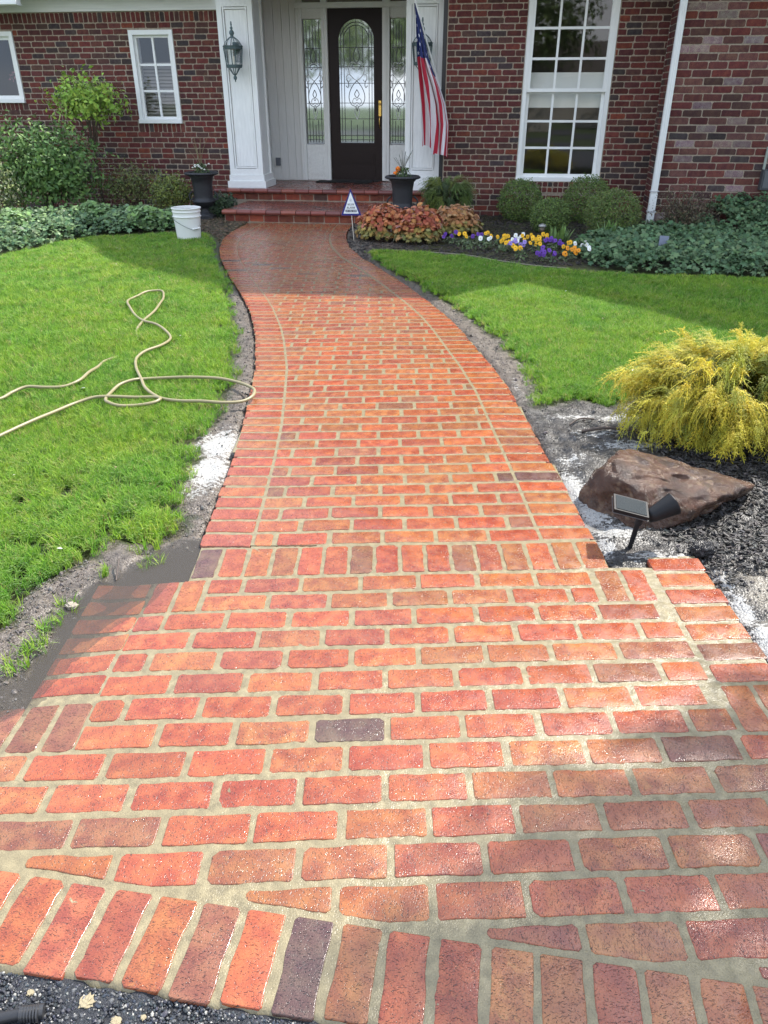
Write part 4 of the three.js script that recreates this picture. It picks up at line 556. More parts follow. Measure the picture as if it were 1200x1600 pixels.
{ // larger heart-shaped leaves over the left ivy
  for (const [u, w, l] of [[-3.0, 3.4, 'broad-leaved pale green plants behind the left ivy, centre'], [-2.25, 3.5, 'broad-leaved plants next to the white bucket'], [-3.75, 4.1, 'broad bright green leaves rising from the ivy on the left']]) { const t = thing('broadleaf_plant', l, 'plant', at(u, w)), li = []; for (let i = 0; i < 420; i++) { const q = onSphere(0), k = Math.sqrt(rnd()); li.push([leafAt(V(q.x * 0.42 * k, 0.05 + q.y * 0.26, q.z * 0.28 * k), V(q.x * 0.3, 1, q.z * 0.3 + 0.3), 0.6, 0.07), vary(pick([[0.14, 0.25, 0.07], [0.18, 0.31, 0.085], [0.11, 0.2, 0.055]]), 0.25)]); } instances(t, 'foliage', ovalLeaf.clone().scale(1.5, 1, 1), M.leaf, li, { kind: 'stuff' }); } }

/* ---------- lawn grass ---------- */
{
  const tuft = () => { const pos = [], idx = []; for (let b = 0; b < 8; b++) { const a = rnd() * 6.28, ox = Math.cos(a) * rr(0, 0.014), oz = Math.sin(a) * rr(0, 0.014), t = rnd() * 6.28, L = rr(0.026, 0.06), lean = rr(0.15, 0.95), w = rr(0.0011, 0.002), k = pos.length / 3, dx = Math.cos(t), dz = Math.sin(t), px = -dz, pz = dx; for (const [s, ww] of [[0, 1], [0.55, 0.85]]) { const o = L * lean * s * s, y = L * s * (1 - 0.25 * lean * s); pos.push(ox + dx * o - px * w * ww, y, oz + dz * o - pz * w * ww, ox + dx * o + px * w * ww, y, oz + dz * o + pz * w * ww); } pos.push(ox + dx * L * lean, L * (1 - 0.32 * lean), oz + dz * L * lean); idx.push(k, k + 1, k + 2, k + 1, k + 3, k + 2, k + 2, k + 3, k + 4); } return buf(pos, idx); };
  const kinds = [tuft(), tuft(), tuft(), tuft()], cols = [[0.2, 0.385, 0.028], [0.16, 0.33, 0.026], [0.255, 0.42, 0.036], [0.125, 0.27, 0.025], [0.33, 0.46, 0.075]], dry = [0.45, 0.4, 0.15];
  function sow(name, poly, label, n, x0, x1, extra = []) {
    const ls = [[], [], [], []]; let done = 0;
    for (let k = 0; done < n && k < n * 12; k++) {
      const d = lerp(1.25, 10.5, Math.pow(rnd(), 1.35)), half = 0.62 * d + 0.5, x = rr(Math.max(x0, -half), Math.min(x1, half)); if (Math.min(x1, half) < Math.max(x0, -half)) continue;
      const e = -distPoly(poly, x, d) + n2(x * 4, d * 4) * 0.05 + n2(x * 14, d * 14) * 0.025; if (e < 0) continue; const thin = sstep(0, 0.14, e); if (rnd() > 0.25 + 0.75 * thin) continue;
      const patch = n2(x * 1.7 + 9, d * 1.7), bare = x < 0 && d < 3.1 ? n2(x * 5 + 3, d * 5) : -1; if (bare > 0.45 && rnd() < 0.85) continue;
      done++; const s = (0.82 + 0.3 * patch * 0.5 + rr(-0.2, 0.25)) * (d > 5 ? 1.05 : 1) * (0.75 + 0.25 * thin), wide = (d < 3.4 ? 1.25 : 1) + Math.max(0, d - 3) * 0.16; ls[k % 4].push([place(x, -0.006, -d, rr(-0.15, 0.15), rnd() * 6.28, rr(-0.15, 0.15), s * Math.min(wide, 2), s, s * Math.min(wide, 2)), rnd() < 0.05 ? vary(dry, 0.2) : (() => { const q = pick(cols), m = n2(x * 0.9 + 4, d * 0.9) * 0.5 + n2(x * 3.1, d * 3.1 + 7) * 0.35; return vary([q[0] * (1 + m * 0.35), q[1] * (1 + m * 0.12), q[2]], 0.24); })()]);
    }
    for (const [x, d, m, r] of extra) for (let i = 0; i < m; i++) { const a = rnd() * 6.28, q = Math.sqrt(rnd()) * r; ls[i % 4].push([place(x + Math.cos(a) * q, soilY(x, d) - 0.004, -d + Math.sin(a) * q, rr(-0.3, 0.3), rnd() * 6.28, rr(-0.3, 0.3), rr(0.7, 1.2)), vary(pick(cols), 0.25)]); }
    const o = new THREE.Group(); o.name = numbered(name); o.userData = { kind: 'stuff', label, category: 'grass' }; scene.add(o); ls.forEach((l, i) => instances(o, 'grass_blades', kinds[i], M.grass, l, { kind: 'stuff' }));
  }
  sow('grass', lawnL, 'bright green lawn grass left of the brick path', 62000, -6.5, -0.6, [[-0.87, 2.38, 16, 0.045], [-1.08, 2.08, 9, 0.04], [-1.09, 1.98, 12, 0.05], [-1.1, 1.88, 14, 0.05], [-1.12, 1.79, 8, 0.04], [-1.02, 2.3, 6, 0.03], [-0.95, 4.62, 14, 0.05], [-0.93, 2.5, 14, 0.07]]);
  sow('grass', lawnR, 'mown green lawn grass right of the brick path', 56000, -0.4, 7);
}

/* ---------- crumbs of soil, bark mulch, fallen bits ---------- */
{
  const clod = new THREE.IcosahedronGeometry(1, 0), li = [], chips = [];
  for (let i = 0; i < 16000; i++) { const d = lerp(1.5, 10, Math.pow(rnd(), 1.6)), side = rnd() < 0.5, x = side ? (d > 2.4 ? LO(d) : -1.02) - Math.abs(rr(0, 0.22)) : (d > 2.4 ? RO(d) : 1.18) + rnd() ** 1.4 * (d < 4.2 ? 0.7 : 0.3); if (onWalk(x, d) || distPoly(lawnL, x, d) < -0.05 || distPoly(lawnR, x, d) < -0.05) continue; let wr = 0; for (const [px, pd, rx, rd] of residueGloss) if (((x - px) / rx) ** 2 + ((d - pd) / rd) ** 2 < 1) wr = 1; if (wr && rnd() < 0.9) continue; const s = rr(0.0015, 0.005) * (rnd() < 0.03 ? 2.4 : 1); li.push([place(x, soilY(x, d) + s * 0.2, -d, rnd() * 6, rnd() * 6, rnd() * 6, s, s * 0.7, s * rr(0.7, 1.3)), vary(pick([[0.11, 0.095, 0.08], [0.13, 0.115, 0.1], [0.075, 0.065, 0.058]]), 0.3)]); }
  instances(scene, 'soil_crumbs', clod, mat([1, 1, 1], 0.55), li, { kind: 'stuff' });
  const chip = new THREE.BoxGeometry(1, 0.16, 0.34);
  const addChips = (n, f, cols, s0, s1) => { for (let i = 0; i < n; i++) { const p = f(); if (!p) continue; const [x, d] = p, s = rr(s0, s1); chips.push([place(x, soilY(x, d) + 0.003 + rr(0, 0.006), -d, rr(-0.5, 0.5), rnd() * 6.28, rr(-0.5, 0.5), s, s, s * rr(0.4, 1.2)), vary(pick(cols), 0.35)]); } };
  addChips(22000, () => { const x = rr(0.98, 2.6), d = rr(2.2, 4.1); return rnd() < mulchy(x, d) && !onWalk(x, d) ? [x, d] : null; }, [[0.035, 0.031, 0.028], [0.022, 0.02, 0.019], [0.06, 0.055, 0.05], [0.028, 0.024, 0.022]], 0.008, 0.026);
  addChips(9000, () => { const x = rr(-0.45, 3.4), d = rr(8.2, 12); return x > RO(Math.min(d, 11.5)) + 0.02 && distPoly(lawnR, x, d) > 0.03 ? [x, d] : null; }, [[0.035, 0.028, 0.024], [0.022, 0.019, 0.018], [0.06, 0.045, 0.035]], 0.015, 0.05);
  addChips(2600, () => { const x = rr(-2.7, -1.7), d = rr(9.7, 11.7); return x < LO(d) - 0.02 && distPoly(lawnL, x, d) > 0.02 ? [x, d] : null; }, [[0.1, 0.07, 0.045], [0.16, 0.11, 0.065], [0.06, 0.045, 0.03]], 0.015, 0.045);
  addChips(3500, () => { const x = rr(-5.5, -2.5), d = rr(10.4, 13); return distPoly(lawnL, x, d) > 0.02 ? [x, d] : null; }, [[0.05, 0.04, 0.03], [0.03, 0.025, 0.02]], 0.02, 0.05);
  instances(scene, 'bark_mulch', chip, mat([1, 1, 1], 0.65), chips, { kind: 'stuff' });
  for (const [x, d, dx, dd, r, l] of [[1.02, 3.62, 0.32, -0.06, 0.009, 'dark curved twig lying on the wet soil by the yellow shrub'], [0.98, 3.72, 0.14, 0.05, 0.005, 'thin broken twig on the soil near the lawn corner'], [-0.98, 2.36, 0.02, -0.1, 0.003, 'fine twig at the edge of the muddy puddle'], [1.0, 10.0, 0.35, 0.25, 0.006, 'pale bent twig on the dark mulch under the tall window'], [1.35, 9.95, -0.2, 0.4, 0.005, 'second pale twig on the mulch, pointing at the wall']]) top('twig', tube([[x, soilY(x, d) + 0.012, -d], [x + dx * 0.4, soilY(x, d) + 0.03, -d - dd * 0.3 - 0.02], [x + dx, soilY(x + dx, d + dd) + 0.012, -d - dd]], r, 18, 6), x > 0.97 && d > 9 ? mat([0.3, 0.23, 0.15], 0.8) : mat([0.07, 0.05, 0.04], 0.6), { label: l, category: 'twig' });
  const fall = []; for (let i = 0; i < 160; i++) { const left = rnd() < 0.5, d = rr(2, 9.5), x = left ? rr(-4.5, -1) : rr(0.2, 3.4); if ((left ? distPoly(lawnL, x, d) : distPoly(lawnR, x, d)) > -0.08) continue; fall.push([place(x, 0.026 + rr(0, 0.01), -d, rr(-0.5, 0.5) - 1.5, rnd() * 6.28, rr(-0.5, 0.5), rr(0.012, 0.028)), vary(pick([[0.3, 0.2, 0.1], [0.45, 0.4, 0.3], [0.2, 0.12, 0.06], [0.6, 0.58, 0.5]]), 0.2)]); }
  instances(scene, 'fallen_leaves', ovalLeaf, M.leaf, fall, { kind: 'stuff' });
  // bed edging: thin pale strip between lawn and flowers
  top('bed_edging', tube([[0.2, 0.0, -9.0], [0.55, 0.0, -8.93], [0.9, 0.0, -8.78], [1.25, 0.0, -8.42], [1.6, 0.0, -8.14], [1.9, 0, -8.0]], 0.006, 40, 6), mat([0.22, 0.19, 0.15], 0.8), { label: 'thin pale edging strip between right lawn and flower bed', category: 'edging' });
}

/* ---------- rock, stone and solar light ---------- */
function rockGeo(det, f) { const g = new THREE.IcosahedronGeometry(1, det), p = g.attributes.position, col = [], uv = []; for (let i = 0; i < p.count; i++) { const v = V(p.getX(i), p.getY(i), p.getZ(i)); const [q, c] = f(v); p.setXYZ(i, q.x, q.y, q.z); col.push(...c); uv.push(q.x + q.y * 0.7, q.z + q.y * 0.7); } g.setAttribute('color', new THREE.Float32BufferAttribute(col, 3)); g.setAttribute('uv', new THREE.Float32BufferAttribute(uv, 2)); g.deleteAttribute('normal'); const m = mergeVerts(g); m.computeVertexNormals(); return m; }
function mergeVerts(g) { const p = g.attributes.position, c = g.attributes.color, u = g.attributes.uv, map = new Map(), pos = [], col = [], uv = [], idx = []; for (let i = 0; i < p.count; i++) { const k = `${p.getX(i).toFixed(5)},${p.getY(i).toFixed(5)},${p.getZ(i).toFixed(5)}`; if (!map.has(k)) { map.set(k, pos.length / 3); pos.push(p.getX(i), p.getY(i), p.getZ(i)); col.push(c.getX(i), c.getY(i), c.getZ(i)); uv.push(u.getX(i), u.getY(i)); } idx.push(map.get(k)); } return buf(pos, idx, uv, col); }
const stoneMat = new THREE.MeshPhysicalMaterial({ color: 0xffffff, vertexColors: true, roughness: 0.26, bumpMap: rep(brickBump, 4), bumpScale: 0.008 });
{
  const planes = [[0.15, 1, 0.12, 0.1], [0.24, 1, -0.25, 0.102], [0.06, 1, 0.45, 0.118], [-0.8, 0.85, 0.1, 0.262], [-1, 0.1, 0.15, 0.34], [-0.75, 0.3, 0.7, 0.262], [-0.3, 0.5, 1, 0.215], [0.1, 0.55, 1, 0.2], [0.62, 0.05, 0.8, 0.242], [0.6, -0.75, 0.75, 0.165], [1, 0.35, 0.15, 0.38], [1, -0.3, -0.2, 0.38], [0.45, 0.5, -0.75, 0.21], [0, 0.25, -1, 0.175], [-0.6, 0.35, -0.7, 0.24], [0, -1, 0, 0.14]].map(([a, b, c, d]) => { const l = Math.hypot(a, b, c); return [a / l, b / l, c / l, d]; });
  const g = rockGeo(40, (v) => {
    let r = 0; for (const [a, b, c, d] of planes) { const k = (a * v.x + b * v.y + c * v.z) / d; if (k > 0) r += k ** 20; } r = r ** (-1 / 20); const x = v.x * r, y = v.y * r, z = v.z * r;
    const k = 0.014 * n3(x * 5, y * 5, z * 5) + 0.006 * n3(x * 13 + 4, y * 13, z * 13) - 0.006 * Math.abs(n3(x * 9 + 4, y * 20, z * 9)) + 0.0018 * n3(x * 42, y * 42, z * 42) + 0.0045 * n3(x * 5, y * 30 + z * 14, z * 22) - 0.009 * sstep(0.55, 0.8, Math.abs(n3(x * 4 + 20, y * 10, z * 9))), q = V(x, y, z).addScaledVector(v, k);
    const a = n3(x * 5 + 9, y * 9, z * 5), b = n3(x * 24, y * 24, z * 24 + 3), e = n3(x * 9, y * 9 + 7, z * 9); let c = [lerp(0.05, 0.1, a * 0.5 + 0.5), lerp(0.024, 0.044, a * 0.5 + 0.5), lerp(0.014, 0.022, a * 0.5 + 0.5)]; c = c.map((t, i) => lerp(t, [0.17, 0.11, 0.065][i], sstep(0.35, 0.75, b) * 0.7)); c = c.map((t, i) => lerp(t, [0.028, 0.016, 0.012][i], sstep(0.25, 0.6, e) * 0.6)); return [q, c];
  });
  g.rotateY(-0.06); top('rock', g, stoneMat, { label: 'wet brown boulder in front of the yellow shrub', category: 'rock' }).position.set(1.21, 0.065, -2.86);
  const s = rockGeo(6, (v) => { const k = 1 + 0.25 * n3(v.x * 2, v.y * 2, v.z * 2); return [V(v.x * 0.045 * k, v.y * 0.03 * k, v.z * 0.036 * k), [0.03, 0.028, 0.028]]; }); top('stone', s, stoneMat, { label: 'small black stone on the mulch below the boulder', category: 'stone' }).position.set(1.2, 0.018, -2.44);
  const s2 = rockGeo(5, (v) => { const k = 1 + 0.3 * n3(v.x * 2 + 5, v.y * 2, v.z * 2); return [V(v.x * 0.02 * k, v.y * 0.012 * k, v.z * 0.016 * k), [0.42, 0.36, 0.28]]; }); top('pebble', s2, stoneMat, { label: 'pale pebble beside the muddy puddle', category: 'stone' }).position.set(-1.06, -0.002, -2.1);
}
{
  const t = thing('solar_spotlight', 'black solar garden spotlight on a stake in front of the boulder', 'garden light', [0.952, soilY(0.952, 2.513), -2.513]);
  const bm = mat([0.01, 0.01, 0.011], 0.5, { specularIntensity: 0.5 }), lo = 0.02;
  part(t, 'stake', merge([rod([0, -0.03, 0], [0.018, 0.1 + lo, 0], 0.009, 0.011, 8), rod([0.016, 0.085 + lo, 0], [0.03, 0.135 + lo, 0.0], 0.015, 0.013, 8)]), bm);
  const pn = new THREE.BoxGeometry(0.13, 0.016, 0.105); const p = part(t, 'solar_panel', pn, bm); p.position.set(-0.022, 0.158 + lo, 0.0); p.rotation.set(0.12, -0.22, -0.16);
  const cell = part(p, 'solar_cell', box(0.114, 0.002, 0.089, 0, 0.0092, 0), new THREE.MeshPhysicalMaterial({ color: C(0.035, 0.045, 0.05), roughness: 0.45, bumpMap: rep(brickBump, 12), bumpScale: 0.006 }));
  part(p, 'panel_edge', box(0.134, 0.003, 0.109, 0, -0.008, 0), mat([0.08, 0.08, 0.08], 0.4));
  const hd = lathe([[0.0, -0.05], [0.022, -0.05], [0.028, -0.03], [0.043, 0.058], [0.045, 0.062], [0.04, 0.062], [0.036, 0.05], [0.0, 0.045]], 24); hd.rotateZ(-1.15); hd.rotateY(0.25); const h = part(t, 'lamp_head', hd, bm); h.position.set(0.088, 0.142 + lo, 0.005);
  part(t, 'hinge', rod([0.02, 0.13 + lo, -0.02], [0.02, 0.13 + lo, 0.02], 0.012, 0.012, 10), bm);
}

/* ---------- hose, bucket, sign, urns ---------- */
{
  const t = thing('garden_hose', 'tan garden hose looped across the left lawn', 'hose', [0, 0, 0]), hm = mat([0.25, 0.215, 0.115], 0.42);
  const up = (l, f) => l.map(([x, d], i) => [x, (0.038 + 0.006 * Math.sin(i * 1.7 + f)) * Math.min(1, 0.1 + (l.length - 1 - i) * 0.35), -d]);
  part(t, 'hose_length', tube(up([[-1.93, 3.45], [-1.83, 3.67], [-1.77, 3.83], [-1.71, 3.97], [-1.63, 4.04], [-1.56, 4.05], [-1.41, 4.06], [-1.29, 4.06], [-1.25, 4.01], [-1.27, 3.96], [-1.38, 3.93], [-1.46, 3.92], [-1.53, 3.96], [-1.56, 4.02], [-1.57, 4.15], [-1.55, 4.27], [-1.49, 4.34], [-1.44, 4.38], [-1.35, 4.40], [-1.17, 4.39], [-0.99, 4.37], [-0.88, 4.33], [-0.80, 4.25], [-0.745, 4.15], [-0.745, 4.06], [-0.79, 4.00], [-0.89, 3.96], [-1.01, 3.97], [-1.15, 4.00], [-1.26, 4.05], [-1.37, 4.17], [-1.46, 4.37], [-1.57, 4.64], [-1.61, 4.80], [-1.59, 4.92], [-1.52, 5.09], [-1.51, 5.28], [-1.59, 5.46], [-1.70, 5.62], [-1.83, 5.75], [-1.94, 5.92], [-2.06, 6.17], [-2.13, 6.34], [-2.15, 6.47], [-2.12, 6.6], [-2.07, 6.73], [-1.97, 6.78], [-1.89, 6.57], [-1.85, 6.29], [-1.82, 6.01], [-1.84, 5.75], [-1.83, 5.55], [-1.75, 5.31]], 0), 0.0094, 420, 8), hm);
  part(t, 'hose_length', tube(up([[-2.6, 3.7], [-2.3, 3.9], [-2.16, 4.04], [-2.13, 4.14], [-2.08, 4.21], [-1.98, 4.22], [-1.88, 4.25], [-1.82, 4.33], [-1.81, 4.48], [-1.81, 4.64], [-1.82, 4.80], [-1.78, 4.93]], 1), 0.0094, 110, 8), hm);
  const e = thing('hose_nozzle', 'black hose end with ribbed collar on the asphalt corner', 'hose', [0, 0, 0]); part(e, 'hose_end', tube([[-0.86, 0.0, -0.72], [-0.78, -0.001, -0.765], [-0.72, 0.004, -0.782], [-0.675, 0.007, -0.79]], 0.0105, 24, 10), M.black);
  part(e, 'collar', merge([rod([-0.678, 0.007, -0.789], [-0.637, 0.004, -0.797], 0.0135, 0.013, 14), ...[0, 1, 2, 3, 4, 5].map((i) => rod([-0.674 + i * 0.0055, 0.0068, -0.7898], [-0.671 + i * 0.0055, 0.0067, -0.7903], 0.0143, 0.0143, 14))]), mat([0.03, 0.03, 0.032], 0.35));
}
{
  const t = thing('bucket', 'white plastic bucket on the grass beside the path', 'bucket', [...at(-1.4, 4.16, -0.004)]), wm = mat([0.74, 0.74, 0.71], 0.4);
  part(t, 'pail', lathe([[0, 0], [0.138, 0], [0.142, 0.006], [0.162, 0.27], [0.172, 0.272], [0.173, 0.282], [0.164, 0.285], [0.165, 0.325], [0.173, 0.327], [0.174, 0.337], [0.167, 0.34], [0.168, 0.362], [0.178, 0.364], [0.179, 0.376], [0.17, 0.378], [0.163, 0.372], [0.135, 0.012], [0, 0.012]], 48), wm);
  part(t, 'handle', tube([[-0.172, 0.29, 0.02], [-0.13, 0.25, 0.13], [-0.02, 0.19, 0.178], [0.09, 0.14, 0.155], [0.16, 0.15, 0.07], [0.175, 0.2, 0.03]], 0.0028, 40, 6), mat([0.12, 0.12, 0.12], 0.4, { metalness: 0.8 }));
  part(t, 'grip', rod([0.085, 0.142, 0.158], [0.16, 0.15, 0.075], 0.009, 0.009, 10), wm); part(t, 'rubble', (() => { const g = new THREE.CircleGeometry(0.158, 24); g.rotateX(-Math.PI / 2); g.translate(0, 0.345, 0); return g; })(), mat([0.2, 0.18, 0.16], 0.9, { bumpMap: rep(brickBump, 8), bumpScale: 0.03 }));
  part(t, 'label_strip', (() => { const g = new THREE.CylinderGeometry(0.157, 0.1475, 0.16, 10, 1, true, -2.15, 0.5); g.translate(0, 0.15, 0); return g; })(), mat([0.05, 0.06, 0.08], 0.5));
}
{
  const t = thing('alarm_sign', 'blue-bordered triangular yard sign reading NELSON ALARM beside the path end', 'sign', at(0.6, 3.89, 0), -TH);
  const tri = (w, y0, y1, r) => { const s = new THREE.Shape(), P = [[-w / 2, y0], [w / 2, y0], [0, y1]]; P.forEach((b, i) => { const a = P[(i + 2) % 3], c = P[(i + 1) % 3], la = Math.hypot(a[0] - b[0], a[1] - b[1]), lc = Math.hypot(c[0] - b[0], c[1] - b[1]), p = [b[0] + (a[0] - b[0]) / la * r, b[1] + (a[1] - b[1]) / la * r], q = [b[0] + (c[0] - b[0]) / lc * r, b[1] + (c[1] - b[1]) / lc * r]; if (i) s.lineTo(...p); else s.moveTo(...p); s.quadraticCurveTo(...b, ...q); }); s.closePath(); return s; };
  const pl = new THREE.ExtrudeGeometry(tri(0.255, 0.278, 0.585, 0.02), { depth: 0.004, bevelEnabled: false }); part(t, 'plate', pl, mat([0.012, 0.014, 0.16], 0.4));
  const g = new THREE.ShapeGeometry(tri(0.19, 0.3, 0.545, 0.004)), p = g.attributes.position, uv = []; for (let i = 0; i < p.count; i++) uv.push((p.getX(i) + 0.1) / 0.2, (p.getY(i) - 0.298) / 0.252); g.setAttribute('uv', new THREE.Float32BufferAttribute(uv, 2)); g.translate(0, 0, 0.0055);
  const c = canvas(512, 640, (x, w, h) => { x.fillStyle = '#e6ebea'; x.fillRect(0, 0, w, h); x.fillStyle = '#0d0d14'; x.textAlign = 'center'; x.font = 'bold 78px sans-serif'; x.fillText('NELSON', 256, 398, 210); x.font = 'bold 84px sans-serif'; x.fillText('ALARM', 256, 492, 270); x.fillRect(80, 522, 352, 72); x.fillStyle = '#dfe4ee'; for (let i = 0; i < 12; i++) { if (i === 3 || i === 7) { x.fillRect(100 + i * 27, 556, 14, 7); continue; } x.fillRect(98 + i * 27, 538, 15, 40); x.fillStyle = '#0d0d14'; x.fillRect(103 + i * 27, 545 + (i % 3) * 9, 6, 10); x.fillStyle = '#dfe4ee'; } x.strokeStyle = '#8a9096'; x.lineWidth = 5; for (const [a, b] of [[256, 220], [236, 250], [276, 250], [256, 282]]) { x.beginPath(); x.arc(a, b, 17, 0, 6.3); x.stroke(); } });
  const ct = tex(c, true); ct.wrapS = ct.wrapT = THREE.ClampToEdgeWrapping; part(t, 'sign_face', g, new THREE.MeshPhysicalMaterial({ map: ct, roughness: 0.4 })); part(t, 'stake', rod([0.025, -0.05, -0.006], [0.0, 0.33, -0.006], 0.006, 0.006, 6), mat([0.55, 0.5, 0.42], 0.6)); t.rotation.z = 0.015;
}
function urn(name, label, pos) {
  const t = thing(name, label, 'urn', pos, 0, 'black garden urns'), um = mat([0.02, 0.02, 0.023], 0.5, { bumpMap: rep(mortarBump, 4), bumpScale: 0.003 });
  part(t, 'foot', merge([bx(-0.13, 0.13, 0, 0.05, -0.13, 0.13), lathe([[0.115, 0.05], [0.11, 0.075], [0.07, 0.09], [0.05, 0.13], [0.06, 0.16]], 32)]), um);
  part(t, 'bowl', lathe([[0.05, 0.15], [0.12, 0.18], [0.165, 0.235], [0.158, 0.255], [0.135, 0.265], [0.132, 0.3], [0.138, 0.46], [0.155, 0.55], [0.205, 0.6], [0.15, 0.6], [0.13, 0.55], [0.12, 0.5], [0, 0.5]], 40), um);
  const rim = new THREE.TorusGeometry(0.212, 0.02, 10, 44); rim.rotateX(Math.PI / 2); rim.translate(0, 0.607, 0); const beads = []; for (let i = 0; i < 36; i++) beads.push(new THREE.SphereGeometry(0.0125, 6, 5).translate(Math.cos(i / 36 * 6.283) * 0.226, 0.605, Math.sin(i / 36 * 6.283) * 0.226)); part(t, 'rim', merge([rim, ...beads]), um);
  for (const s of [-1, 1]) part(t, 'handle', tube([[s * 0.14, 0.28, 0], [s * 0.19, 0.26, 0], [s * 0.2, 0.32, 0], [s * 0.155, 0.37, 0]], 0.012, 16, 7), um);
  part(t, 'potting_soil', (() => { const g = new THREE.CircleGeometry(0.16, 24); g.rotateX(-Math.PI / 2); g.translate(0, 0.59, 0); return g; })(), mat([0.03, 0.025, 0.02], 0.95)); return t;
}
const pL = at(-1.8, 2.4), pR = at(1.1, 2.75);
urn('garden_urn', 'black urn with white flowers beside the left entry column', pL); urn('garden_urn', 'black urn with orange flowers at the right end of the steps', pR);
function urnPlant(label, p, petals, y, n, spikes) {
  const t = thing('potted_plant', label, 'plant', [p[0], p[1] + 0.585, p[2]]), li = []; for (let i = 0; i < 260; i++) { const q = onSphere(0), k = rr(0.3, 1); li.push([leafAt(V(q.x * 0.13 * k, q.y * 0.14, q.z * 0.13 * k), V(q.x, 0.8, q.z), 0.9, 0.04), vary(pick([[0.07, 0.12, 0.03], [0.1, 0.16, 0.04], [0.05, 0.09, 0.025]]), 0.25)]); } instances(t, 'foliage', ovalLeaf, M.leaf, li, { kind: 'stuff' });
  for (let i = 0; i < n; i++) { const a = y[0] + rr(-y[1], y[1]), k = rr(0.07, 0.13), g = []; for (let j = 0; j < 14; j++) { const q = onSphere(-0.2); g.push(new THREE.SphereGeometry(0.35, 5, 4).translate(q.x * 0.6, q.y * 0.5, q.z * 0.6)); } const b = part(t, 'blossom', merge(g), petals); b.position.set(Math.sin(a) * k, rr(0.06, 0.14), Math.cos(a) * k); b.scale.setScalar(n > 6 ? 0.016 : 0.036); }
  for (let i = 0; i < spikes; i++) { const a = rnd() * 6.28, r = rr(0.05, 0.16), hh = rr(0.3, 0.5) * (spikes > 14 ? 0.75 : 1); part(t, 'spike_leaf', tube([[0, 0.02, 0], [Math.cos(a) * r * 0.35, hh * 0.6, Math.sin(a) * r * 0.35], [Math.cos(a) * r, hh, Math.sin(a) * r]], 0.0028, 8, 3), mat(spikes > 14 ? [0.12, 0.13, 0.09] : [0.24, 0.2, 0.1], 0.7)); } return t;
}
urnPlant('white flowers and tall dry grass blades in the left urn', pL, mat([0.72, 0.72, 0.66], 0.7), [0.7, 2.2], 16, 9); urnPlant('orange marigold blooms with dark spiky leaves in the right urn', pR, mat([0.8, 0.2, 0.01], 0.7), [-0.9, 0.5], 4, 16);
{ // small path lamp and a grey marker in the ivy
  const t = thing('path_lamp', 'small dull brass path lamp before the smallest boxwood', 'garden light', [2.0, soilY(2.0, 10.1), -10.1]), m = mat([0.16, 0.13, 0.09], 0.45, { metalness: 0.6 }); part(t, 'post', lathe([[0.012, -0.03], [0.012, 0.06], [0.035, 0.07], [0.035, 0.12], [0, 0.12]], 14), m); part(t, 'hat', lathe([[0.035, 0.12], [0.052, 0.125], [0.045, 0.15], [0.0, 0.165]], 18), mat([0.32, 0.32, 0.3], 0.4, { metalness: 0.6 }));
  const q = thing('utility_marker', 'tilted blue-grey panel standing in the ivy', 'marker', [3.0, soilY(3.0, 8.5), -8.5]); const pl = part(q, 'panel', bx(-0.048, 0.048, 0.08, 0.25, -0.006, 0.006), mat([0.17, 0.19, 0.25], 0.5)); pl.rotation.set(-0.25, -0.1, -0.08); part(q, 'post', bx(-0.012, 0.012, -0.03, 0.12, -0.02, -0.008), M.black);
}

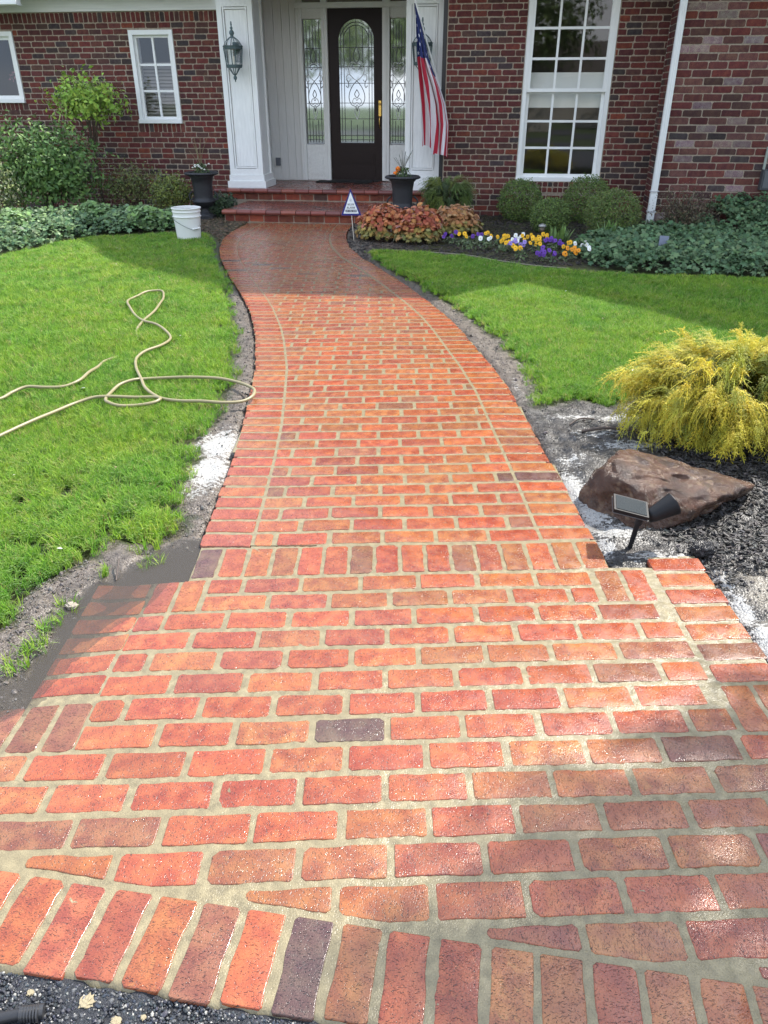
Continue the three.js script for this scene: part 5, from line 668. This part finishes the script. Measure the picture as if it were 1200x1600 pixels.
/* ---------- lanterns and flag ---------- */
function lantern(label, u, w, y) {
  const t = thing('wall_lantern', label, 'lantern', HX(u, y, w), -TH, 'entry lanterns'), N = 6, ring = (r, yy, h) => { const g = new THREE.CylinderGeometry(r, r * 0.97, h, N, 1); g.rotateY(Math.PI / 6); g.translate(0, yy, 0); return g; };
  part(t, 'finial', lathe([[0, 0.74], [0.008, 0.735], [0.012, 0.70], [0.007, 0.68], [0.02, 0.66], [0.012, 0.64], [0.032, 0.615], [0.034, 0.59], [0.022, 0.575], [0.024, 0.56], [0.03, 0.54]], 16), M.verdigris);
  const P = (r, yy, i) => [Math.cos(i / N * 6.283) * r, yy, Math.sin(i / N * 6.283) * r]; const ribs = [], bars = [], low = [];
  for (let i = 0; i < N; i++) { ribs.push(tube([P(0.03, 0.55, i), P(0.085, 0.51, i), P(0.135, 0.44, i)], 0.006, 8, 5)); bars.push(rod(P(0.138, 0.425, i), P(0.112, 0.21, i), 0.007, 0.007, 5)); low.push(rod(P(0.1, 0.2, i), P(0.03, 0.105, i), 0.006, 0.006, 5)); }
  part(t, 'crown_ribs', merge(ribs), M.verdigris); part(t, 'upper_band', merge([ring(0.15, 0.44, 0.012), ring(0.142, 0.422, 0.03)]), M.verdigris); part(t, 'cage_bars', merge(bars), M.verdigris); part(t, 'lower_band', merge([ring(0.122, 0.205, 0.022), ring(0.115, 0.187, 0.02)]), M.verdigris); part(t, 'lower_ribs', merge(low), M.verdigris);
  part(t, 'pendant', lathe([[0.034, 0.105], [0.03, 0.095], [0.012, 0.085], [0.026, 0.06], [0.022, 0.035], [0.008, 0.028], [0.01, 0.012], [0, 0]], 14), M.verdigris);
  const gl = new THREE.CylinderGeometry(0.132, 0.106, 0.205, N, 1, true); gl.rotateY(Math.PI / 6); gl.translate(0, 0.317, 0); part(t, 'glass_cage', gl, M.pane); const dm = lathe([[0.13, 0.44], [0.083, 0.505], [0.03, 0.55]], 12); part(t, 'glass_crown', dm, M.pane);
  part(t, 'candle', rod([0, 0.21, 0], [0, 0.32, 0], 0.016, 0.016, 8), mat([0.6, 0.58, 0.5], 0.6)); part(t, 'bulb', new THREE.SphereGeometry(0.018, 10, 8).scale(1, 1.5, 1).translate(0, 0.345, 0), M.pane); part(t, 'wall_mount', merge([bx(-0.05, 0.05, 0.25, 0.5, -w + 1.302, -w + 1.32), rod([0, 0.46, -w + 1.31], [0, 0.44, -0.12], 0.014, 0.014, 8)]), M.verdigris); return t;
}
lantern('verdigris carriage lantern on the left entry column', -1.475, 1.48, 1.752); lantern('verdigris carriage lantern half hidden by the flag', 1.213, 1.48, 1.77);
{
  const t = thing('flag', 'furled stars and stripes flag hanging from a pole by the door', 'flag', HX(0, 0, 1.8), -TH);
  const Lt = table([[0.801, 1.27], [0.958, 1.263], [1.22, 1.248], [1.475, 1.232], [1.663, 1.213], [1.848, 1.195], [1.994, 1.182], [2.149, 1.174], [2.326, 1.157], [2.5, 1.146], [2.64, 1.123]]), Rt = table([[0.801, 1.639], [1.026, 1.644], [1.221, 1.644], [1.476, 1.583], [1.688, 1.497], [1.872, 1.399], [2.017, 1.331], [2.208, 1.277], [2.384, 1.224], [2.5, 1.187], [2.64, 1.143]]);
  const NX = 70, NY = 60, pos = [], uv = [], idx = []; for (let j = 0; j <= NY; j++) for (let i = 0; i <= NX; i++) { const s = i / NX, tt = j / NY, bot = lerp(0.95, 0.80, s) + 0.035 * Math.sin(s * 9) * (s < 0.5 ? 1 : 0.4), y = lerp(2.64, bot, tt), a = Lt(y), b = Rt(y), wv = Math.min(1, (b - a) * 4); pos.push(lerp(a, b, s) + 0.012 * wv * Math.sin(s * 22 + y * 1.5), y, wv * (0.05 * Math.sin(s * 15 + 0.8 + y * 0.7) + 0.02 * Math.sin(s * 31 + y * 2.2)) + 0.02 * Math.sin(y * 4)); uv.push(s, 1 - tt); }
  for (let j = 0; j < NY; j++) for (let i = 0; i < NX; i++) { const a = j * (NX + 1) + i, b = a + NX + 1; idx.push(a, b, a + 1, a + 1, b, b + 1); }
  const c = canvas(512, 1024, (x, w, h) => {
    x.fillStyle = '#b01833'; x.fillRect(0, 0, w, h); x.fillStyle = '#d9d3d4'; for (const [a0, b0, a1, b1] of [[0.2, 0.36, 0.16, 0.26], [-0.1, 0.02, 0.02, 0.1], [0.54, 0.66, 0.32, 0.46], [0.72, 0.82, 0.56, 0.66], [0.9, 0.97, 0.74, 0.82], [0.99, 1.06, 0.9, 0.95]]) { x.beginPath(); x.moveTo(a0 * w, 0.3 * h); x.lineTo(b0 * w, 0.3 * h); x.lineTo(b1 * w, h); x.lineTo(a1 * w, h); x.fill(); }
    x.fillStyle = '#1d2a63'; x.beginPath(); x.moveTo(0, 0); x.lineTo(w, 0); x.lineTo(w, 0.46 * h); x.lineTo(0.86 * w, 0.44 * h); x.lineTo(0.78 * w, 0.345 * h); x.lineTo(0.35 * w, 0.348 * h); x.lineTo(0, 0.365 * h); x.fill();
    x.fillStyle = '#e4e4ea'; const star = (cx, cy, r) => { x.beginPath(); for (let i = 0; i < 10; i++) { const a = -1.57 + i * Math.PI / 5, q = i % 2 ? r * 0.42 : r; x[i ? 'lineTo' : 'moveTo'](cx + Math.cos(a) * q * 1.7, cy + Math.sin(a) * q); } x.closePath(); x.fill(); };
    for (const [a, b] of [[0.15, 0.145], [0.4, 0.205], [0.08, 0.245], [0.38, 0.262], [0.3, 0.3], [0.55, 0.315], [0.12, 0.335], [0.85, 0.27], [0.9, 0.32], [0.92, 0.395], [0.1, 0.085], [0.62, 0.24], [0.7, 0.17]]) star(a * w, b * h, 17);
  });
  part(t, 'cloth', buf(pos, idx, uv), new THREE.MeshPhysicalMaterial({ map: tex(c, true), roughness: 0.75, side: THREE.DoubleSide, transmission: 0.15, thickness: 0 }));
  part(t, 'pole', rod([1.52, 1.55, -0.28], [1.1, 2.78, 0.05], 0.011, 0.011, 10), mat([0.75, 0.75, 0.72], 0.4)); part(t, 'bracket', merge([bx(1.46, 1.55, 1.46, 1.6, -0.3, -0.28), rod([1.525, 1.53, -0.29], [1.485, 1.65, -0.25], 0.018, 0.018, 10)]), M.black);
}
{ // vase on the sill inside the left edge window
  const p = HX(-5.15, 1.55, 0.72), t = thing('vase', 'yellow vase with pink sprays behind the left edge window', 'vase', p); part(t, 'pot', lathe([[0, 0], [0.05, 0], [0.06, 0.06], [0.055, 0.13], [0.05, 0.14]], 16), mat([0.6, 0.42, 0.06], 0.5)); const li = []; for (let i = 0; i < 120; i++) { const q = onSphere(-0.1); li.push([leafAt(V(q.x * 0.17 - 0.06, 0.26 + q.y * 0.12, q.z * 0.1), q, 1, 0.035), vary([0.5, 0.2, 0.24], 0.3)]); } instances(t, 'blossoms', ovalLeaf, M.petal, li, { kind: 'stuff' }); }

/* ---------- tree out of view on the right: its crown shades the near right of the landing ---------- */
{
  const t = thing('garden_tree', 'round-crowned tree standing on the right lawn', 'tree', [5.86, -0.02, -3.15]), li = [];
  part(t, 'trunk', merge([rod([0, 0, 0], [-0.05, 3.4, 0.05], 0.15, 0.11, 10), rod([-0.05, 3.4, 0.05], [-0.1, 7.4, 0.05], 0.11, 0.03, 8)]), M.bark);
  for (let i = 0; i < 16; i++) { const d = onSphere(-0.3), y0 = rr(3.6, 6); part(t, 'limb', rod([-0.08, y0, 0.05], [d.x * 1.4, 6.6 + d.y * 1.3, d.z * 1.4], 0.05, 0.012, 6), M.bark); }
  for (let i = 0; i < 24000; i++) { const d = onSphere(), k = (1 + 0.1 * n3(d.x * 2.5, d.y * 2.5, d.z * 2.5)) * Math.pow(rnd(), 0.3); li.push([leafAt(V(d.x * 2.1 * k, 7.2 + d.y * 3.0 * k, d.z * 2.1 * k), d, 1, 0.16), vary([0.1, 0.17, 0.035], 0.3)]); }
  instances(t, 'crown', ovalLeaf, M.leaf, li, { kind: 'stuff' });
}

/* ---------- across the street, seen only in the glass ---------- */
{
  const h = thing('neighbour_house', 'brown roofed house across the street', 'house', [4, 0, 42]); part(h, 'wall', bx(-11, 8, -0.2, 3, -4, 4), mat([0.5, 0.46, 0.4], 0.8)); const r = prism([[-4.6, 2.9], [4.6, 2.9], [0, 5.4]], -11.5, 8.5); r.rotateY(Math.PI / 2); part(h, 'roof', r, mat([0.1, 0.085, 0.075], 0.9)); part(h, 'garage_door', bx(2, 6.5, 0, 2.3, -4.05, -4), mat([0.7, 0.7, 0.68], 0.5));
  const rd = sheet([[-60, -18], [60, -18], [60, -25], [-60, -25]], -0.12); top('street', rd, mat([0.06, 0.06, 0.062], 0.8), { kind: 'structure' });
  const lf = smallLeaf; [[-9, 27, 8, 'round tree across the street, beside the drive'], [13, 30, 9, 'taller tree across the street, by the garage'], [-17, 34, 9, 'broad tree at the far end of the street'], [6, 33, 8, 'tree in front of the house across the street'], [-2.5, 36, 9.5, 'tallest tree behind the street, over the drive'], [22, 32, 9, 'tree far along the street past the garage']].forEach(([x, z, H, l]) => { const t = thing('street_tree', l, 'tree', [x, -0.14, z], 0, 'trees across the street'); part(t, 'trunk', rod([0, 0, 0], [0.2, H * 0.5, 0], 0.22, 0.12, 9), M.bark); const li = []; for (let i = 0; i < 3800; i++) { const d = onSphere(-0.7), k = (1 + 0.3 * n3(d.x * 2 + x, d.y * 2, d.z * 2)) * rr(0.5, 1); li.push([leafAt(V(d.x * H * 0.4 * k, H * 0.62 + d.y * H * 0.36 * k, d.z * H * 0.4 * k), d, 1, 0.34), vary([0.09, 0.14, 0.03], 0.3)]); } instances(t, 'crown', lf, M.leaf, li, { kind: 'stuff' }); });
}

renderer.render(scene, camera);
